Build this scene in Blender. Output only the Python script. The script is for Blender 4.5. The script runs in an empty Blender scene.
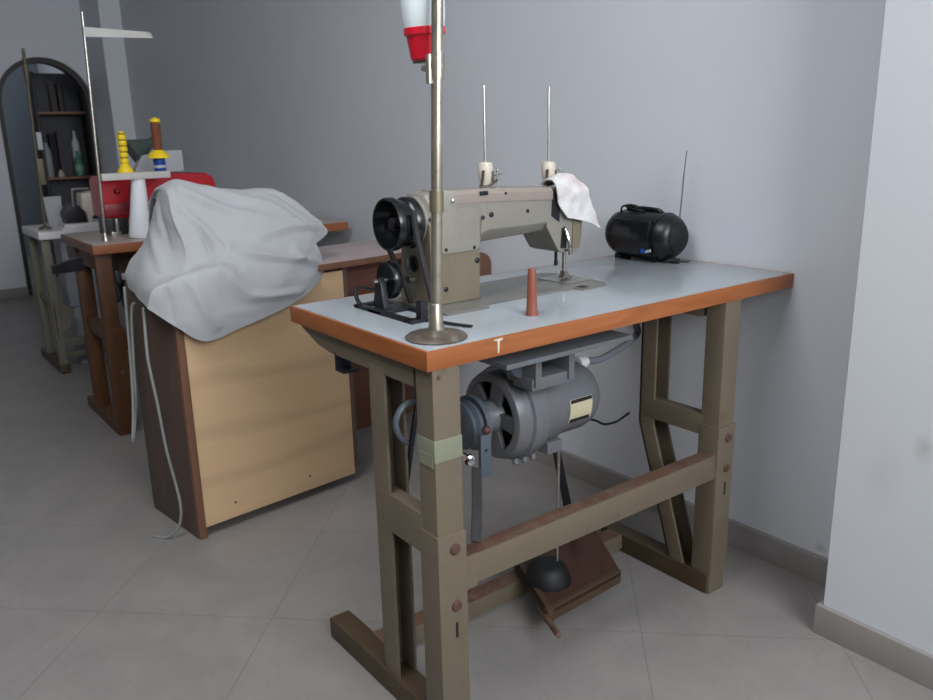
import bpy, bmesh, math, random
from mathutils import Vector, Matrix, noise
random.seed(7)
SC = bpy.context.scene
COL = SC.collection
PI = math.pi
R = math.radians

# ------------------------------------------------------------------ materials
def lin(c):
    out = []
    for v in c:
        v = v / 255.0
        out.append(v / 12.92 if v <= .04045 else ((v + .055) / 1.055) ** 2.4)
    return tuple(out) + (1.0,)

class NT:
    def __init__(self, m):
        self.t = m.node_tree; self.n = self.t.nodes; self.l = self.t.links
        self.b = self.n['Principled BSDF']
    def new(self, k, **kw):
        x = self.n.new(k)
        for a, v in kw.items(): setattr(x, a, v)
        return x
    def link(self, a, b): self.l.new(a, b)

def base_mat(name):
    m = bpy.data.materials.new(name); m.use_nodes = True
    return m, NT(m)

def mat(name, c, rough=.5, metal=0, var=.08, scale=8, bump=0, bscale=60, c2=None, amount=.5, soft=.12, spec=.5, stretch=(1, 1, 1), sheen=0, trans=0):
    """plain paint / plastic / metal with gentle mottling, and optionally a second colour in worn patches"""
    m, t = base_mat(name)
    tc = t.new('ShaderNodeTexCoord'); mp = t.new('ShaderNodeMapping')
    mp.inputs['Scale'].default_value = stretch
    t.link(tc.outputs['Object'], mp.inputs[0])
    nz = t.new('ShaderNodeTexNoise'); nz.inputs['Scale'].default_value = scale; nz.inputs['Detail'].default_value = 5
    t.link(mp.outputs[0], nz.inputs['Vector'])
    rp = t.new('ShaderNodeValToRGB')
    L = lin(c)
    rp.color_ramp.elements[0].position = .3; rp.color_ramp.elements[1].position = .7
    rp.color_ramp.elements[0].color = tuple(x * (1 - var) for x in L[:3]) + (1,)
    rp.color_ramp.elements[1].color = tuple(min(1, x * (1 + var)) for x in L[:3]) + (1,)
    t.link(nz.outputs['Fac'], rp.inputs[0])
    outc = rp.outputs[0]
    if c2 is not None:
        n2 = t.new('ShaderNodeTexNoise'); n2.inputs['Scale'].default_value = scale * 1.7; n2.inputs['Detail'].default_value = 8; n2.inputs['Roughness'].default_value = .7
        t.link(mp.outputs[0], n2.inputs['Vector'])
        r2 = t.new('ShaderNodeValToRGB')
        r2.color_ramp.elements[0].position = max(0, 1 - amount - soft); r2.color_ramp.elements[1].position = min(1, 1 - amount + soft)
        t.link(n2.outputs['Fac'], r2.inputs[0])
        mx = t.new('ShaderNodeMixRGB'); mx.inputs[2].default_value = lin(c2)
        t.link(r2.outputs[0], mx.inputs[0]); t.link(outc, mx.inputs[1]); outc = mx.outputs[0]
    t.link(outc, t.b.inputs['Base Color'])
    t.b.inputs['Roughness'].default_value = rough; t.b.inputs['Metallic'].default_value = metal
    t.b.inputs['Specular IOR Level'].default_value = spec
    if sheen: t.b.inputs['Sheen Weight'].default_value = sheen
    if trans: t.b.inputs['Transmission Weight'].default_value = trans
    if bump:
        n3 = t.new('ShaderNodeTexNoise'); n3.inputs['Scale'].default_value = bscale; n3.inputs['Detail'].default_value = 4
        t.link(tc.outputs['Object'], n3.inputs['Vector'])
        bp = t.new('ShaderNodeBump'); bp.inputs['Strength'].default_value = bump; bp.inputs['Distance'].default_value = .004
        t.link(n3.outputs['Fac'], bp.inputs['Height']); t.link(bp.outputs[0], t.b.inputs['Normal'])
    return m

def wood(name, c1, c2, axis='X', scale=9, rough=.45, detail=6, bump=.05):
    m, t = base_mat(name)
    tc = t.new('ShaderNodeTexCoord'); mp = t.new('ShaderNodeMapping')
    s = {'X': (.12, 1, 1), 'Y': (1, .12, 1), 'Z': (1, 1, .12)}[axis]
    mp.inputs['Scale'].default_value = s
    t.link(tc.outputs['Object'], mp.inputs[0])
    nz = t.new('ShaderNodeTexNoise'); nz.inputs['Scale'].default_value = scale * 3; nz.inputs['Detail'].default_value = detail; nz.inputs['Distortion'].default_value = 1.2
    t.link(mp.outputs[0], nz.inputs['Vector'])
    rp = t.new('ShaderNodeValToRGB'); rp.color_ramp.elements[0].position = .32; rp.color_ramp.elements[1].position = .68
    rp.color_ramp.elements[0].color = lin(c1); rp.color_ramp.elements[1].color = lin(c2)
    t.link(nz.outputs['Fac'], rp.inputs[0]); t.link(rp.outputs[0], t.b.inputs['Base Color'])
    t.b.inputs['Roughness'].default_value = rough
    if bump:
        bp = t.new('ShaderNodeBump'); bp.inputs['Strength'].default_value = bump; bp.inputs['Distance'].default_value = .003
        t.link(nz.outputs['Fac'], bp.inputs['Height']); t.link(bp.outputs[0], t.b.inputs['Normal'])
    return m

def pale_panel():
    """pale wood print with wide, slightly arched grain bands"""
    m, t = base_mat('pale_wood_panel')
    tc = t.new('ShaderNodeTexCoord'); mp = t.new('ShaderNodeMapping'); mp.inputs['Scale'].default_value = (.35, 1, 1.6)
    mp.inputs['Rotation'].default_value = (0, R(6), 0)
    t.link(tc.outputs['Object'], mp.inputs[0])
    wv = t.new('ShaderNodeTexWave', bands_direction='Z'); wv.inputs['Scale'].default_value = 1.3; wv.inputs['Distortion'].default_value = 9
    wv.inputs['Detail'].default_value = 3; wv.inputs['Detail Scale'].default_value = 1.1
    t.link(mp.outputs[0], wv.inputs['Vector'])
    mp2 = t.new('ShaderNodeMapping'); mp2.inputs['Scale'].default_value = (.06, 1, 1)
    t.link(tc.outputs['Object'], mp2.inputs[0])
    nz = t.new('ShaderNodeTexNoise'); nz.inputs['Scale'].default_value = 50; nz.inputs['Detail'].default_value = 5
    t.link(mp2.outputs[0], nz.inputs['Vector'])
    rp = t.new('ShaderNodeValToRGB'); rp.color_ramp.elements[0].position = .0; rp.color_ramp.elements[1].position = .25
    rp.color_ramp.elements[0].color = lin((192, 162, 127)); rp.color_ramp.elements[1].color = lin((203, 172, 134))
    t.link(wv.outputs['Fac'], rp.inputs[0])
    mx = t.new('ShaderNodeMixRGB', blend_type='MULTIPLY'); mx.inputs[0].default_value = .35
    r2 = t.new('ShaderNodeValToRGB'); r2.color_ramp.elements[0].color = (.78, .74, .7, 1); r2.color_ramp.elements[1].color = (1.05, 1.03, 1, 1)
    t.link(nz.outputs['Fac'], r2.inputs[0]); t.link(rp.outputs[0], mx.inputs[1]); t.link(r2.outputs[0], mx.inputs[2])
    t.link(mx.outputs[0], t.b.inputs['Base Color']); t.b.inputs['Roughness'].default_value = .42
    return m

def floor_mat():
    m, t = base_mat('floor_tiles')
    tc = t.new('ShaderNodeTexCoord')
    def axis(d, off):
        dp = t.new('ShaderNodeVectorMath', operation='DOT_PRODUCT'); dp.inputs[1].default_value = d
        t.link(tc.outputs['Object'], dp.inputs[0])
        a = t.new('ShaderNodeMath', operation='SUBTRACT'); a.inputs[1].default_value = off; t.link(dp.outputs['Value'], a.inputs[0])
        p = t.new('ShaderNodeMath', operation='PINGPONG'); p.inputs[1].default_value = .2148; t.link(a.outputs[0], p.inputs[0])
        return p.outputs[0]
    s = axis((.729, -.684, 0), -.453); q = axis((.684, .729, 0), .386)
    mn = t.new('ShaderNodeMath', operation='MINIMUM'); t.link(s, mn.inputs[0]); t.link(q, mn.inputs[1])
    gr = t.new('ShaderNodeMapRange'); gr.inputs['From Min'].default_value = .0006; gr.inputs['From Max'].default_value = .002
    gr.inputs['To Min'].default_value = 1; gr.inputs['To Max'].default_value = 0; t.link(mn.outputs[0], gr.inputs[0])
    n1 = t.new('ShaderNodeTexNoise'); n1.inputs['Scale'].default_value = 3.5; n1.inputs['Detail'].default_value = 8; n1.inputs['Distortion'].default_value = 1.5
    t.link(tc.outputs['Object'], n1.inputs['Vector'])
    rp = t.new('ShaderNodeValToRGB'); rp.color_ramp.elements[0].position = .3; rp.color_ramp.elements[1].position = .7
    rp.color_ramp.elements[0].color = lin((129, 125, 122)); rp.color_ramp.elements[1].color = lin((140, 135, 131))
    t.link(n1.outputs['Fac'], rp.inputs[0])
    n2 = t.new('ShaderNodeTexNoise'); n2.inputs['Scale'].default_value = 5; n2.inputs['Detail'].default_value = 6; n2.inputs['Distortion'].default_value = 2.5
    t.link(tc.outputs['Object'], n2.inputs['Vector'])
    vr = t.new('ShaderNodeValToRGB')
    e = vr.color_ramp.elements; e[0].position = .47; e[0].color = (0, 0, 0, 1); e[1].position = .5; e[1].color = (1, 1, 1, 1)
    x = e.new(.53); x.color = (0, 0, 0, 1)
    t.link(n2.outputs['Fac'], vr.inputs[0])
    vm = t.new('ShaderNodeMath', operation='MULTIPLY'); vm.inputs[1].default_value = .22; t.link(vr.outputs[0], vm.inputs[0])
    mx = t.new('ShaderNodeMixRGB'); mx.inputs[2].default_value = lin((118, 114, 111)); t.link(vm.outputs[0], mx.inputs[0]); t.link(rp.outputs[0], mx.inputs[1])
    gm = t.new('ShaderNodeMath', operation='MULTIPLY'); gm.inputs[1].default_value = .55; t.link(gr.outputs[0], gm.inputs[0])
    m2 = t.new('ShaderNodeMixRGB'); m2.inputs[2].default_value = lin((98, 95, 94)); t.link(gm.outputs[0], m2.inputs[0]); t.link(mx.outputs[0], m2.inputs[1])
    t.link(m2.outputs[0], t.b.inputs['Base Color']); t.b.inputs['Roughness'].default_value = .38; t.b.inputs['Specular IOR Level'].default_value = .35
    return m

def wall_mat(name, c, stains=()):
    m, t = base_mat(name)
    tc = t.new('ShaderNodeTexCoord')
    n1 = t.new('ShaderNodeTexNoise'); n1.inputs['Scale'].default_value = 2.2; n1.inputs['Detail'].default_value = 6
    t.link(tc.outputs['Object'], n1.inputs['Vector'])
    rp = t.new('ShaderNodeValToRGB'); rp.color_ramp.elements[0].position = .3; rp.color_ramp.elements[1].position = .7
    L = lin(c)
    rp.color_ramp.elements[0].color = tuple(v * .975 for v in L[:3]) + (1,); rp.color_ramp.elements[1].color = tuple(v * 1.02 for v in L[:3]) + (1,)
    t.link(n1.outputs['Fac'], rp.inputs[0]); out = rp.outputs[0]
    for (p, sx, sy, sz, col, st) in stains:
        mp = t.new('ShaderNodeMapping', vector_type='TEXTURE'); mp.inputs['Location'].default_value = p; mp.inputs['Scale'].default_value = (sx, sy, sz)
        ad = t.new('ShaderNodeVectorMath', operation='ADD')
        n4 = t.new('ShaderNodeTexNoise'); n4.inputs['Scale'].default_value = 40; t.link(tc.outputs['Object'], n4.inputs['Vector'])
        sc = t.new('ShaderNodeVectorMath', operation='SCALE'); sc.inputs['Scale'].default_value = .02; t.link(n4.outputs['Color'], sc.inputs[0])
        t.link(tc.outputs['Object'], ad.inputs[0]); t.link(sc.outputs[0], ad.inputs[1]); t.link(ad.outputs[0], mp.inputs[0])
        g = t.new('ShaderNodeTexGradient', gradient_type='SPHERICAL'); t.link(mp.outputs[0], g.inputs[0])
        mm = t.new('ShaderNodeMath', operation='MULTIPLY'); mm.inputs[1].default_value = st; t.link(g.outputs['Fac'], mm.inputs[0])
        mx = t.new('ShaderNodeMixRGB'); mx.inputs[2].default_value = lin(col); t.link(mm.outputs[0], mx.inputs[0]); t.link(out, mx.inputs[1]); out = mx.outputs[0]
    t.link(out, t.b.inputs['Base Color']); t.b.inputs['Roughness'].default_value = .55; t.b.inputs['Specular IOR Level'].default_value = .3
    n3 = t.new('ShaderNodeTexNoise'); n3.inputs['Scale'].default_value = 90; t.link(tc.outputs['Object'], n3.inputs['Vector'])
    bp = t.new('ShaderNodeBump'); bp.inputs['Strength'].default_value = .06; bp.inputs['Distance'].default_value = .003
    t.link(n3.outputs['Fac'], bp.inputs['Height']); t.link(bp.outputs[0], t.b.inputs['Normal'])
    return m

M = {}
M['floor'] = floor_mat()
M['wall'] = wall_mat('wall_paint', (214, 217, 223))
M['wall_right'] = wall_mat('wall_right_paint', (214, 217, 223), [((1.05, -.12, .10), .1, .02, .014, (120, 115, 110), .5)])
M['pillar'] = wall_mat('pillar_paint', (200, 203, 207), [((.87, -.405, .50), .2, .022, .035, (150, 140, 125), .45), ((.87, -.33, .42), .2, .05, .09, (185, 182, 178), .4)])
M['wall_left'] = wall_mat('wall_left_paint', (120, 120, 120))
M['ceiling'] = wall_mat('ceiling_paint', (225, 225, 225))
M['baseboard'] = mat('baseboard_tile', (142, 137, 134), .4, var=.06, scale=12)
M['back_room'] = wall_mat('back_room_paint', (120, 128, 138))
M['near_black'] = mat('near_black_matte', (38, 32, 30), .5)
M['laminate'] = mat('white_laminate', (158, 164, 169), .16, var=.03, scale=5, spec=.55)
M['edge_wood'] = wood('orange_wood_edge', (138, 78, 38), (162, 96, 52), 'X', 10, .42)
M['edge_wood_y'] = wood('orange_wood_edge_side', (138, 78, 38), (162, 96, 52), 'Y', 10, .42)
M['chip'] = mat('chipped_paint', (205, 198, 188), .6)
M['taupe'] = mat('taupe_leg_paint', (106, 95, 79), .45, var=.06, scale=7, bump=.08, bscale=30, c2=(84, 69, 52), amount=.33, soft=.1)
M['taupe_worn'] = mat('worn_brown_base_paint', (74, 60, 44), .5, var=.15, scale=9, bump=.15, bscale=40, c2=(70, 52, 36), amount=.5, soft=.18)
M['rust'] = mat('rusty_steel', (92, 64, 50), .7, var=.2, scale=20, c2=(108, 94, 78), amount=.42)
M['bolt'] = mat('rusty_bolt', (92, 66, 58), .6, var=.2, scale=80, metal=.3)
M['dark'] = mat('recess_shade_and_black', (24, 22, 22), .7)  # near-black; also paints in the shade of slots, holes and recesses
M['tape'] = mat('greenish_masking_tape', (126, 128, 108), .6, var=.05, bump=.1, bscale=80)
M['beige_machine'] = mat('beige_enamel', (118, 109, 92), .35, var=.06, scale=8, c2=(104, 86, 62), amount=.3, soft=.16, stretch=(1, 1, .35))
M['grey_machine'] = mat('grey_beige_enamel', (136, 132, 123), .35, var=.05, scale=9, c2=(118, 109, 96), amount=.28, soft=.2)
M['pink_machine'] = mat('pinkish_beige_enamel', (146, 135, 126), .35, var=.05, scale=10)
M['bed'] = mat('bed_grey_enamel', (108, 106, 101), .3, var=.06, scale=14, c2=(120, 116, 108), amount=.3)
M['steel'] = mat('worn_steel', (176, 172, 164), .28, metal=.9, var=.15, scale=30)
M['pole_steel'] = mat('worn_nickel_pole', (176, 168, 152), .3, metal=.85, var=.2, scale=26, c2=(112, 96, 78), amount=.33, soft=.1)
M['brass'] = mat('dull_brass', (138, 128, 108), .4, metal=.7, var=.15, scale=30)
M['disc'] = mat('worn_iron_disc', (104, 94, 84), .45, metal=.5, var=.2, scale=40, c2=(150, 146, 138), amount=.35)
M['chrome'] = mat('chrome', (205, 205, 205), .12, metal=1, var=.02)
M['black_gloss'] = mat('black_enamel', (16, 18, 22), .22, var=.2, scale=20)
M['black'] = mat('black_rubber', (16, 17, 20), .6, var=.15)
M['belt'] = mat('worn_black_belt', (48, 46, 48), .6, var=.15)
M['black_iron'] = mat('blackened_iron', (36, 36, 42), .42, metal=.3, var=.2, scale=30)
M['ivory'] = mat('ivory_plastic', (205, 194, 180), .4, var=.04)
M['motor'] = mat('blue_grey_motor_enamel', (104, 108, 114), .38, var=.08, scale=8, c2=(106, 98, 90), amount=.36, soft=.2)
M['motor_dark'] = mat('dark_blue_grey_enamel', (82, 90, 100), .4, var=.1, scale=12)
M['motor_plate'] = mat('cream_nameplate', (200, 190, 160), .5, var=.05)
M['cable_grey'] = mat('grey_cable', (120, 122, 132), .5, var=.03)
M['cable_white'] = mat('offwhite_cable', (128, 132, 128), .5, var=.04)
M['white_plastic'] = mat('white_plastic', (225, 226, 226), .35, var=.02)
M['terracotta'] = mat('terracotta_plastic', (134, 78, 62), .35, var=.05, scale=20)
M['cloth'] = mat('white_dust_cover', (162, 163, 166), .75, var=.03, scale=5, bump=.05, bscale=120, c2=(150, 145, 138), amount=.22, soft=.14, sheen=.2)
M['rag'] = mat('white_rag', (205, 203, 202), .85, var=.03, bump=.3, bscale=90, c2=(190, 166, 164), amount=.42, soft=.1, sheen=.3)
M['red_bottle'] = mat('red_plastic', (200, 22, 44), .35, var=.04)
M['bottle_white'] = mat('pale_bottle_plastic', (215, 224, 226), .3, var=.02)
M['radio'] = mat('radio_black_plastic', (14, 15, 18), .35, var=.15, scale=30)
M['radio_gloss'] = mat('radio_gloss_panel', (20, 22, 26), .15, var=.1)
M['radio_grille'] = mat('radio_speaker_grille', (10, 10, 12), .65, bump=.6, bscale=240)
M['blue'] = mat('blue_print', (30, 66, 150), .4, var=.03)
M['silver_print'] = mat('silver_print', (175, 178, 180), .4, var=.03)
M['brown_side'] = wood('dark_brown_laminate', (78, 62, 55), (90, 71, 62), 'Z', 7, .5)
M['brown_edge'] = wood('reddish_brown_edging', (104, 72, 54), (118, 82, 62), 'Z', 7, .45)
M['brown_dark'] = wood('deep_brown_panel', (96, 56, 42), (112, 68, 52), 'X', 7, .5)
M['brown_top'] = wood('pinkish_brown_laminate_top', (168, 148, 146), (178, 158, 154), 'X', 6, .25)
M['panel'] = pale_panel()
M['wood2'] = wood('reddish_brown_wood', (78, 48, 26), (94, 60, 34), 'Z', 8, .5)
M['wood2_edge'] = wood('orange_brown_table_edge', (140, 80, 48), (154, 92, 56), 'X', 8, .45)
M['wood2_side'] = wood('dull_brown_table_side', (110, 70, 54), (120, 80, 64), 'Y', 8, .45)
M['grey_top'] = mat('grey_worn_table_top', (168, 158, 150), .35, var=.06)
M['red'] = mat('red_enamel', (172, 14, 30), .28, var=.06, scale=6)
M['red_dark'] = mat('dark_red_enamel', (128, 12, 26), .4, var=.08, scale=6)
M['cone_white'] = mat('white_thread', (222, 224, 228), .8, var=.03, bump=.2, bscale=300, stretch=(1, 1, 20))
M['yellow'] = mat('yellow_plastic', (238, 205, 30), .45, var=.05)
M['yellow_dark'] = mat('dark_yellow_band', (120, 96, 22), .7)  # darker yellow for the bands between the spool's ridges
M['brown_thread'] = mat('brown_thread', (118, 66, 42), .8, var=.1, bump=.3, bscale=200)
M['tray'] = mat('offwhite_metal_bar', (186, 184, 178), .5, var=.08, scale=20)
M['green_dark'] = mat('dark_green_enamel', (70, 80, 76), .45, var=.1)
M['box_white'] = mat('white_card', (165, 169, 174), .6, var=.02)
M['beige_leg'] = mat('pale_olive_leg_paint', (112, 108, 94), .5, var=.08, scale=9)
M['grey_bin'] = mat('pale_grey_bin', (150, 156, 164), .5, var=.03)
M['white_top'] = mat('white_table_edge', (214, 212, 214), .4, var=.03)
M['olive_pole'] = mat('dull_olive_pole', (98, 90, 74), .5, metal=.3, var=.1)
M['shelf_wood'] = wood('brown_shelf_board', (136, 98, 74), (150, 110, 84), 'X', 8, .5)
M['shelf_back'] = mat('dark_shelf_back', (78, 80, 86), .6, var=.1)
M['bottle_green'] = mat('green_bottle', (74, 140, 110), .3, var=.05)
M['teal_label'] = mat('pale_green_label', (150, 185, 165), .5, var=.05)
M['fab_mauve'] = mat('mauve_folded_cloth', (92, 80, 86), .8, var=.1)
M['fab_dark'] = mat('dark_folded_cloth', (46, 46, 52), .8, var=.1)
M['frame_metal'] = mat('window_frame_paint', (120, 122, 124), .4)

# ------------------------------------------------------------------ mesh building
def V(*a): return Vector(a)

def smooth_path(pts, n=6):
    P = [Vector(p) for p in pts]
    if len(P) < 3: return P
    out = []
    for i in range(len(P) - 1):
        p0 = P[max(i - 1, 0)]; p1 = P[i]; p2 = P[i + 1]; p3 = P[min(i + 2, len(P) - 1)]
        for k in range(n):
            t = k / n
            out.append(.5 * ((2 * p1) + (-p0 + p2) * t + (2 * p0 - 5 * p1 + 4 * p2 - p3) * t * t + (-p0 + 3 * p1 - 3 * p2 + p3) * t ** 3))
    out.append(P[-1])
    return out

class MB:
    def __init__(self): self.bm = bmesh.new()
    def box(self, x0, x1, y0, y1, z0, z1, rot=None, piv=None):
        vs = [self.bm.verts.new((x, y, z)) for x in (x0, x1) for y in (y0, y1) for z in (z0, z1)]
        for f in ((0, 1, 3, 2), (4, 6, 7, 5), (0, 4, 5, 1), (2, 3, 7, 6), (0, 2, 6, 4), (1, 5, 7, 3)):
            self.bm.faces.new([vs[i] for i in f])
        if rot is not None:
            p = Vector(piv) if piv else Vector(((x0 + x1) / 2, (y0 + y1) / 2, (z0 + z1) / 2))
            for v in vs: v.co = p + rot @ (v.co - p)
        return self
    def hexa(self, bot, top):
        b = [self.bm.verts.new(p) for p in bot]; t = [self.bm.verts.new(p) for p in top]
        n = len(b)
        self.bm.faces.new(b[::-1]); self.bm.faces.new(t)
        for i in range(n): self.bm.faces.new((b[i], b[(i + 1) % n], t[(i + 1) % n], t[i]))
        return self
    def prism(self, poly, axis, a0, a1):
        def mk(p, a):
            return {'x': (a, p[0], p[1]), 'y': (p[0], a, p[1]), 'z': (p[0], p[1], a)}[axis]
        return self.hexa([mk(p, a0) for p in poly], [mk(p, a1) for p in poly])
    def loft(self, rings, cap=True, closed=False):
        rs = [[self.bm.verts.new(p) for p in r] for r in rings]
        n = len(rs[0]); m = len(rs)
        for i in range(m if closed else m - 1):
            a = rs[i]; b = rs[(i + 1) % m]
            for k in range(n): self.bm.faces.new((a[k], a[(k + 1) % n], b[(k + 1) % n], b[k]))
        if cap and not closed:
            self.bm.faces.new(rs[0][::-1]); self.bm.faces.new(rs[-1])
        return self
    @staticmethod
    def frame(ax):
        ax = Vector(ax).normalized()
        u = ax.cross(Vector((0, 0, 1)))
        if u.length < 1e-3: u = Vector((1, 0, 0))
        u.normalize(); w = ax.cross(u).normalized()
        return ax, u, w
    def lathe(self, o, ax, prof, seg=28, su=1, sw=1, cap=True, closed=False):
        ax, u, w = self.frame(ax); o = Vector(o)
        rings = []
        for r, h in prof:
            r = max(r, .00005)
            rings.append([o + ax * h + (u * math.cos(2 * PI * k / seg) * su + w * math.sin(2 * PI * k / seg) * sw) * r for k in range(seg)])
        return self.loft(rings, cap, closed)
    def cyl(self, p0, p1, r0, r1=None, seg=20):
        p0 = Vector(p0); p1 = Vector(p1); r1 = r0 if r1 is None else r1
        return self.lathe(p0, p1 - p0, [(r0, 0), (r1, (p1 - p0).length)], seg)
    def tube(self, pts, r, seg=8, n=6, flat=1.0, up=None):
        P = smooth_path(pts, n)
        rings = []; pu = None
        for i, p in enumerate(P):
            d = (P[min(i + 1, len(P) - 1)] - P[max(i - 1, 0)]).normalized()
            if pu is None:
                if up is not None: pu = Vector(up)
                else: pu = d.cross(Vector((0, 0, 1))) if abs(d.z) < .9 else d.cross(Vector((1, 0, 0)))
            u = (pu - d * pu.dot(d)).normalized(); pu = u; w = d.cross(u)
            rr = r(i / (len(P) - 1)) if callable(r) else r
            rings.append([p + u * math.cos(2 * PI * k / seg) * rr + w * math.sin(2 * PI * k / seg) * rr * flat for k in range(seg)])
        return self.loft(rings)
    def ribbon(self, pts, u, half_w, half_t, n=6):
        """flat band: wide along the unit vector u"""
        P = smooth_path(pts, n); u = Vector(u).normalized(); rings = []
        for i, p in enumerate(P):
            d = (P[min(i + 1, len(P) - 1)] - P[max(i - 1, 0)]).normalized()
            w = d.cross(u).normalized(); uu = w.cross(d).normalized()
            rings.append([p + uu * half_w + w * half_t, p - uu * half_w + w * half_t, p - uu * half_w - w * half_t, p + uu * half_w - w * half_t])
        return self.loft(rings)
    def sphere(self, c, r, seg=16, rings=10, s=(1, 1, 1)):
        mt = Matrix.Translation(Vector(c)) @ Matrix.Diagonal((s[0] * r, s[1] * r, s[2] * r, 1))
        bmesh.ops.create_uvsphere(self.bm, u_segments=seg, v_segments=rings, radius=1, matrix=mt)
        return self
    def bevel(self, w, seg=2, ang=30):
        bmesh.ops.recalc_face_normals(self.bm, faces=self.bm.faces[:])
        es = [e for e in self.bm.edges if len(e.link_faces) == 2 and e.calc_face_angle(0) > R(ang)]
        if es: bmesh.ops.bevel(self.bm, geom=es, offset=w, segments=seg, profile=.7, affect='EDGES', clamp_overlap=True)
        return self
    def move(self, v):
        bmesh.ops.translate(self.bm, verts=self.bm.verts[:], vec=Vector(v)); return self
    def mesh(self, name, m, sharp=38):
        bmesh.ops.recalc_face_normals(self.bm, faces=self.bm.faces[:])
        me = bpy.data.meshes.new(name); self.bm.to_mesh(me); self.bm.free()
        me.materials.append(m)
        me.polygons.foreach_set('use_smooth', [True] * len(me.polygons))
        me.set_sharp_from_angle(angle=R(sharp))
        return me

def tag(o, label=None, cat=None, group=None, kind=None):
    if label: o['label'] = label
    if cat: o['category'] = cat
    if group: o['group'] = group
    if kind: o['kind'] = kind
    return o

def thing(name, label, cat, loc, rotz=0, group=None):
    o = bpy.data.objects.new(name, None); COL.objects.link(o)
    o.empty_display_size = .05
    o.location = loc; o.rotation_euler = (0, 0, rotz)
    return tag(o, label, cat, group)

def root_of(o):
    while o.parent is not None: o = o.parent
    return o

def part(name, mb, m, parent, label=None, local=False, sharp=38):
    """a part or sub-part; mesh given in world coordinates (things with rotation: local=True)"""
    if not local: mb.move(-Vector(root_of(parent).location))
    o = bpy.data.objects.new(name, mb.mesh(name, m, sharp)); COL.objects.link(o)
    o.parent = parent
    if label: o['label'] = label
    return o

def solo(name, mb, m, label, cat, loc, group=None, sharp=38):
    mb.move(-Vector(loc))
    o = bpy.data.objects.new(name, mb.mesh(name, m, sharp)); COL.objects.link(o)
    o.location = loc
    return tag(o, label, cat, group)

def struct(name, mb, m, parent=None):
    o = bpy.data.objects.new(name, mb.mesh(name, m)); COL.objects.link(o)
    if parent: o.parent = parent
    else: o['kind'] = 'structure'
    return o

# ------------------------------------------------------------------ the room
XW = 1.065       # face of the right wall
XL = -3.4; YB = -2.4; YF = 5.6; HC = 2.7
struct('floor', MB().box(XL - .2, XW + .2, YB - .2, 8.2, -.1, 0), M['floor'])
struct('ceiling', MB().box(XL - .2, XW + .2, YB - .2, 8.2, HC, HC + .1), M['ceiling'])
w = MB().box(XW, XW + .2, YB - .2, 8.2, 0, HC)
struct('wall_right', w, M['wall_right'])
struct('wall_left', MB().box(XL - .2, XL, YB - .2, YF + .2, 0, HC), M['wall_left'])
# pillar beside the table, and the pilaster far down the same wall
struct('wall_pillar', MB().box(.87, XW + .01, -1.0, -.25, 0, HC), M['pillar'])
struct('wall_pilaster', MB().box(.925, XW + .01, 5.12, YF + .01, 0, HC), M['wall'])
struct('baseboard_pillar', MB().box(.857, XW, -1.012, -.238, 0, .07).bevel(.003), M['baseboard'])
struct('baseboard_right', MB().box(1.05, XW + .005, -.24, 5.12, 0, .07).bevel(.003), M['baseboard'])
# far wall with the arched opening
AX0, AX1, AZ = .30, .93, 1.355
ar = (AX1 - AX0) / 2; ac = (AX0 + AX1) / 2
arch = [(AX1, 0), (AX1, AZ)] + [(ac + ar * math.cos(a), AZ + ar * math.sin(a)) for a in [PI * k / 24 for k in range(1, 24)]] + [(AX0, AZ), (AX0, 0)]
mb = MB()
for y0, y1, in ((YF, YF + .14),):
    mb.prism([(XL, 0), (AX0, 0), (AX0, AZ), (AX0, HC), (XL, HC)], 'y', y0, y1)
    mb.prism([(AX1, 0), (XW + .02, 0), (XW + .02, HC), (AX1, HC), (AX1, AZ)], 'y', y0, y1)
    top = [(AX1, AZ)] + [(ac + ar * math.cos(a), AZ + ar * math.sin(a)) for a in [PI * k / 24 for k in range(1, 24)]] + [(AX0, AZ)]
    for i in range(len(top) - 1):
        (xa, za), (xb, zb) = top[i], top[i + 1]
        mb.prism([(xa, za), (xa, HC), (xb, HC), (xb, zb)], 'y', y0, y1)
struct('wall_far', mb, M['wall'])
struct('baseboard_far', MB().box(XL, AX0 - .005, YF - .014, YF + .005, 0, .07).bevel(.003), M['baseboard'])
# dark band round the inside of the arch
mb = MB(); inn = .035
def ring(r, y):
    return [(AX0 + (ar - r), y, 0.0)] + [(ac - r * math.cos(PI * k / 20), y, AZ + r * math.sin(PI * k / 20)) for k in range(21)] + [(AX1 - (ar - r), y, 0.0)]
o1 = ring(ar, YF + .03); i1 = ring(ar - inn, YF + .03); o2 = ring(ar, YF + .13); i2 = ring(ar - inn, YF + .13)
for k in range(len(o1) - 1):
    mb.hexa([o1[k], o1[k + 1], i1[k + 1], i1[k]], [o2[k], o2[k + 1], i2[k + 1], i2[k]])
struct('arch_band_1', mb, M['near_black'])
# the back room seen through the arch
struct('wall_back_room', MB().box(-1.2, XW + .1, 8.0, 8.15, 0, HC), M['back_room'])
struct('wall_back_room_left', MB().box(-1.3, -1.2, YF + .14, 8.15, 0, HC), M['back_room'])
# unseen street side behind the camera, its high window shaped for the light
WX0, WX1, WZ0, WZ1 = -.95, .8, 1.3, 2.6
struct('wall_front', MB().box(XL - .2, WX0, YB - .2, YB, 0, HC).box(WX1, XW, YB - .2, YB, 0, HC).box(WX0, WX1, YB - .2, YB, WZ1, HC).box(WX0, WX1, YB - .2, YB, 0, WZ0), M['wall'])
struct('window_1', MB().box(WX0, WX0 + .05, YB - .15, YB - .05, WZ0, WZ1).box(WX1 - .05, WX1, YB - .15, YB - .05, WZ0, WZ1).box(WX0, WX1, YB - .15, YB - .05, WZ1 - .05, WZ1).box(WX0, WX1, YB - .15, YB - .05, WZ0, WZ0 + .05), M['frame_metal'])

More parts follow.
